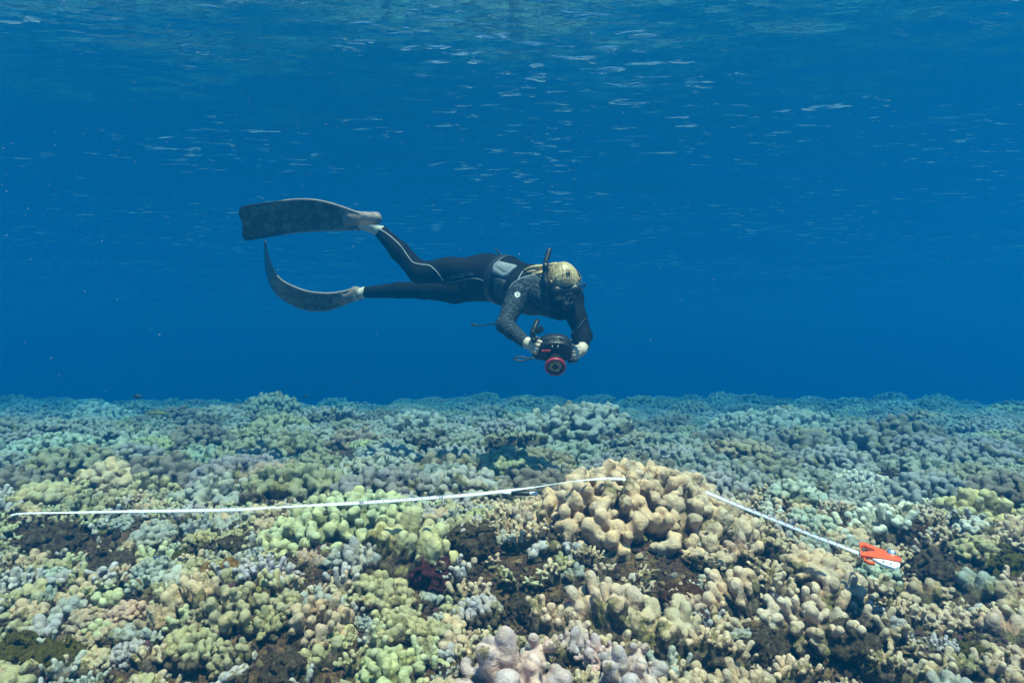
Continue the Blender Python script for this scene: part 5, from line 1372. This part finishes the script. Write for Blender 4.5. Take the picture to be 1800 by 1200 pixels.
# ------------------------------------------------------------------ dead coral rock, algae clumps and sponges
def lump(seed, size, rough=.30, tuft=0):
    rs = np.random.RandomState(seed); r = .5; f = Field([-.75, -.75, -.35], [.75, .75, .75], .028)
    f.ball((0, 0, 0), (.45, .42, .34), 0, 0.)
    for _ in range(9):
        d = unit(rs.normal(0, 1, 3) + [0, 0, .5]); f.ball(d * [.36, .34, .28], rs.uniform(.10, .22), .08, .3)
    for _ in range(tuft):
        d = unit(rs.normal(0, 1, 3) + [0, 0, .4]); p = d * [.40, .38, .32]; f.cone(p, p + unit(d + rs.normal(0, .5, 3)) * rs.uniform(.08, .22), .045, .028, .03, 1.)
    f.warp(.07 * rough / .3, 6, seed); f.warp(.05 * rough / .3, 13, seed + 1); f.warp(.03, 24, seed + 2)
    V, Q, T = f.mesh(); me = new_mesh("lump", V, Q); return me
def lump_mat(name, cols, scale=9):
    m, n, l, b = nmat(name); b.inputs["Roughness"].default_value = .9; b.inputs["Specular IOR Level"].default_value = .12
    tc = n.new("ShaderNodeTexCoord"); no = n.new("ShaderNodeTexNoise"); no.inputs["Scale"].default_value = scale; no.inputs["Detail"].default_value = 7; no.inputs["Roughness"].default_value = .7; l.new(tc.outputs["Object"], no.inputs["Vector"])
    r = n.new("ShaderNodeValToRGB"); e = r.color_ramp.elements; e[0].position = .34; e[0].color = (*cols[0], 1); e[1].position = .70; e[1].color = (*cols[-1], 1)
    for i, c in enumerate(cols[1:-1]): q = e.new(.34 + .36 * (i + 1) / (len(cols) - 1)); q.color = (*c, 1)
    l.new(no.outputs["Fac"], r.inputs[0]); l.new(r.outputs[0], b.inputs["Base Color"])
    n2 = n.new("ShaderNodeTexNoise"); n2.inputs["Scale"].default_value = scale * 6; n2.inputs["Detail"].default_value = 6; l.new(tc.outputs["Object"], n2.inputs["Vector"])
    bp = n.new("ShaderNodeBump"); bp.inputs["Strength"].default_value = .9; bp.inputs["Distance"].default_value = .05; l.new(n2.outputs["Fac"], bp.inputs["Height"]); l.new(bp.outputs[0], b.inputs["Normal"]); return m
LM = dict(rock=lump_mat("dead_coral_rock", [(.03, .02, .014), (.10, .06, .038), (.17, .115, .065), (.38, .32, .26)]), maroon=lump_mat("maroon_algae", [(.03, .010, .014), (.11, .026, .036), (.20, .065, .07)]),
          rust=lump_mat("rust_brown_sponge", [(.05, .02, .01), (.14, .055, .028), (.22, .11, .05)]), orange=lump_mat("orange_crust", [(.10, .05, .02), (.42, .20, .04), (.55, .36, .18)]),
          mustard=lump_mat("mustard_algae", [(.05, .035, .01), (.16, .12, .02), (.30, .24, .04)]))
LUMPS = [(760, 1000, 100, 'maroon', "algae_clump", "dark maroon tuft of algae on the rock between the olive columns and grey lilac coral", "algae", 30),
 (835, 945, 110, 'rock', "dead_coral_rock", "brown dead coral rock under the tape between the two big mounds", "rock", 12),
 (1195, 1040, 90, 'rust', "sponge", "orange brown crusted lump below the right foot of the beige mound", "sponge", 8),
 (390, 1002, 80, 'orange', "sponge", "orange crust patch in the dark hollow left of the pale lilac fingers", "sponge", 6),
 (318, 985, 56, 'mustard', "algae_clump", "mustard green algae under the greenish fingers on the left", "algae", 24),
 (105, 1150, 100, 'mustard', "algae_clump", "mustard green algae covering rock near the bottom left corner", "algae", 30),
 (30, 1140, 100, 'mustard', "algae_clump", "olive mustard algae at the left edge near the bottom", "algae", 30),
 (200, 990, 110, 'rock', "dead_coral_rock", "dark dead coral rock in the hollow below the left part of the tape", "rock", 12),
 (90, 950, 110, 'rock', "dead_coral_rock", "dark dead coral rock under the left end of the tape", "rock", 14),
 (420, 955, 80, 'rock', "dead_coral_rock", "mottled brown rock between grey columns and the pale green mound's left foot", "rock", 14),
 (1587, 975, 56, 'rust', "sponge", "rusty brown knob touching the right end of the orange reel", "sponge", 8),
 (1625, 935, 50, 'rust', "sponge", "reddish brown knob standing behind the rusty one near the reel", "sponge", 6),
 (1645, 1000, 100, 'rock', "dead_coral_rock", "dark mottled rock right of the orange reel", "rock", 14),
 (1770, 985, 90, 'mustard', "algae_clump", "mustard algae on dark rock near the right edge", "algae", 24),
 (1470, 1040, 40, 'mustard', "algae_clump", "small yellow green algae tuft above the wide beige finger patch", "algae", 16),
 (1350, 1130, 100, 'rock', "dead_coral_rock", "reddish brown turf covered rock above the bottom beige fingers", "rock", 12),
 (1500, 1130, 120, 'rock', "dead_coral_rock", "reddish brown turf covered rock below the wide beige finger patch", "rock", 12),
 (1705, 1140, 60, 'mustard', "sponge", "yellow brown knobbly sponge between the lilac fingers and right edge boulders", "sponge", 8),
 (500, 1175, 110, 'rock', "dead_coral_rock", "brown turf covered rock at the bottom edge below the olive crest", "rock", 14),
 (925, 1060, 80, 'rock', "dead_coral_rock", "brown rubble lump right of the grey lilac knobby coral", "rock", 12)]
def lumps():
    base = {}
    for i, (u, v, w, mk, nm, lab, cat, tf) in enumerate(LUMPS):
        x, y = ground_at(u, v + w * .2); key = (mk, i % 2)
        if key not in base: base[key] = lump(900 + len(base), 1, .34 if mk != 'rust' else .22, tf)
        me = base[key]
        if len(me.materials) == 0: me.materials.append(LM[mk])
        s = w * y / FPX * .85; o = obj(nm, me); o.location = (x, y, float(terrain0(x, y)) + s * .12); o.rotation_euler = (lean(y), 0, i * 1.7); o.scale = (s, s, s * .9)
        tag(o, lab, cat)
lumps()

# ------------------------------------------------------------------ fish and drifting specks
def fish(u, v, Y, length, col, deep, lab, slim=False, flip=1):
    c = P(u, v, Y); root = empty("fish", c); tag(root, lab, "fish"); mt = simple("fish_skin_" + ("slim" if slim else "deep"), col, .5, .4, var=.3)
    h = length * deep; st = np.linspace(0, 1, 12); V = []; F = []; n = 10
    for t in st:
        r = (math.sin(math.pi * min(1, t * 1.02) ** .75) ** .8 if 0 < t < 1 else .03) * h * .5 + h * .03
        for k_ in range(n):
            a = 2 * math.pi * k_ / n; V.append(c + np.array([flip * (t - .5) * length, math.cos(a) * r * .45, math.sin(a) * r]))
    for i in range(len(st) - 1):
        for k_ in range(n): F.append((i*n+k_, i*n+(k_+1) % n, (i+1)*n+(k_+1) % n, (i+1)*n+k_))
    F += [tuple(range(n))[::-1], tuple((len(st)-1)*n + k_ for k_ in range(n))]
    part("body", new_mesh("fish_body", V, F), mt, root)
    def blade(nm, pts):
        V = [c + np.array([flip * a * length, e * length * .006, b_ * length]) for e in (1, -1) for a, b_ in pts]; k_ = len(pts)
        part(nm, new_mesh(nm, V, [tuple(range(k_)), tuple(range(2*k_-1, k_-1, -1))] + [(i, k_+i, k_+(i+1) % k_, (i+1) % k_) for i in range(k_)], False), mt, root)
    d = deep
    blade("tail_fin", [(-.47, .02), (-.66, d * .42), (-.60, 0), (-.66, -d * .42), (-.47, -.02)])
    blade("dorsal_fin", [(.18, d * .38), (.02, d * .66), (-.30, d * .48), (-.38, d * .12)]); blade("anal_fin", [(-.02, -d * .40), (-.18, -d * .62), (-.38, -d * .12)])
fish(243, 697, 7.5, .10, (.02, .022, .025), .55, "small dark fish hovering above the far reef left of the fins")
fish(537, 697, 9.0, .075, (.02, .022, .025), .45, "tiny dark fish low over the far reef below the fins", flip=-1)
fish(280, 726, 6.2, .20, (.22, .20, .04), .12, "slender yellow green fish gliding just above the reef on the left", slim=True)
fish(80, 713, 8.0, .06, (.03, .03, .03), .45, "tiny dark fish above the reef near the left edge")
def specks():
    rs = np.random.RandomState(12); N = 1500; V = []; F = []
    for i in range(N):
        Y = rs.uniform(.5, 4.5); c = P(rs.uniform(-100, 1900), rs.uniform(0, 720), Y); r = rs.uniform(.0002, .0006) * (.4 + Y * .3); o = len(V)
        a = rs.normal(0, 1, (4, 3)); a = a / np.linalg.norm(a, axis=1)[:, None] * r
        for q in np.array([(1,1,1),(-1,-1,1),(-1,1,-1),(1,-1,-1)]) * r * .7 + a * .4: V.append(c + q)
        F += [(o, o+1, o+2), (o, o+3, o+1), (o, o+2, o+3), (o+1, o+3, o+2)]
    o = obj("suspended_particles", new_mesh("suspended_particles", V, np.array(F), False), simple("pale_detritus", (.55, .55, .5), .9, .1)); tag(o, "pale specks drifting in the blue water", "particles", kind='stuff')
specks()
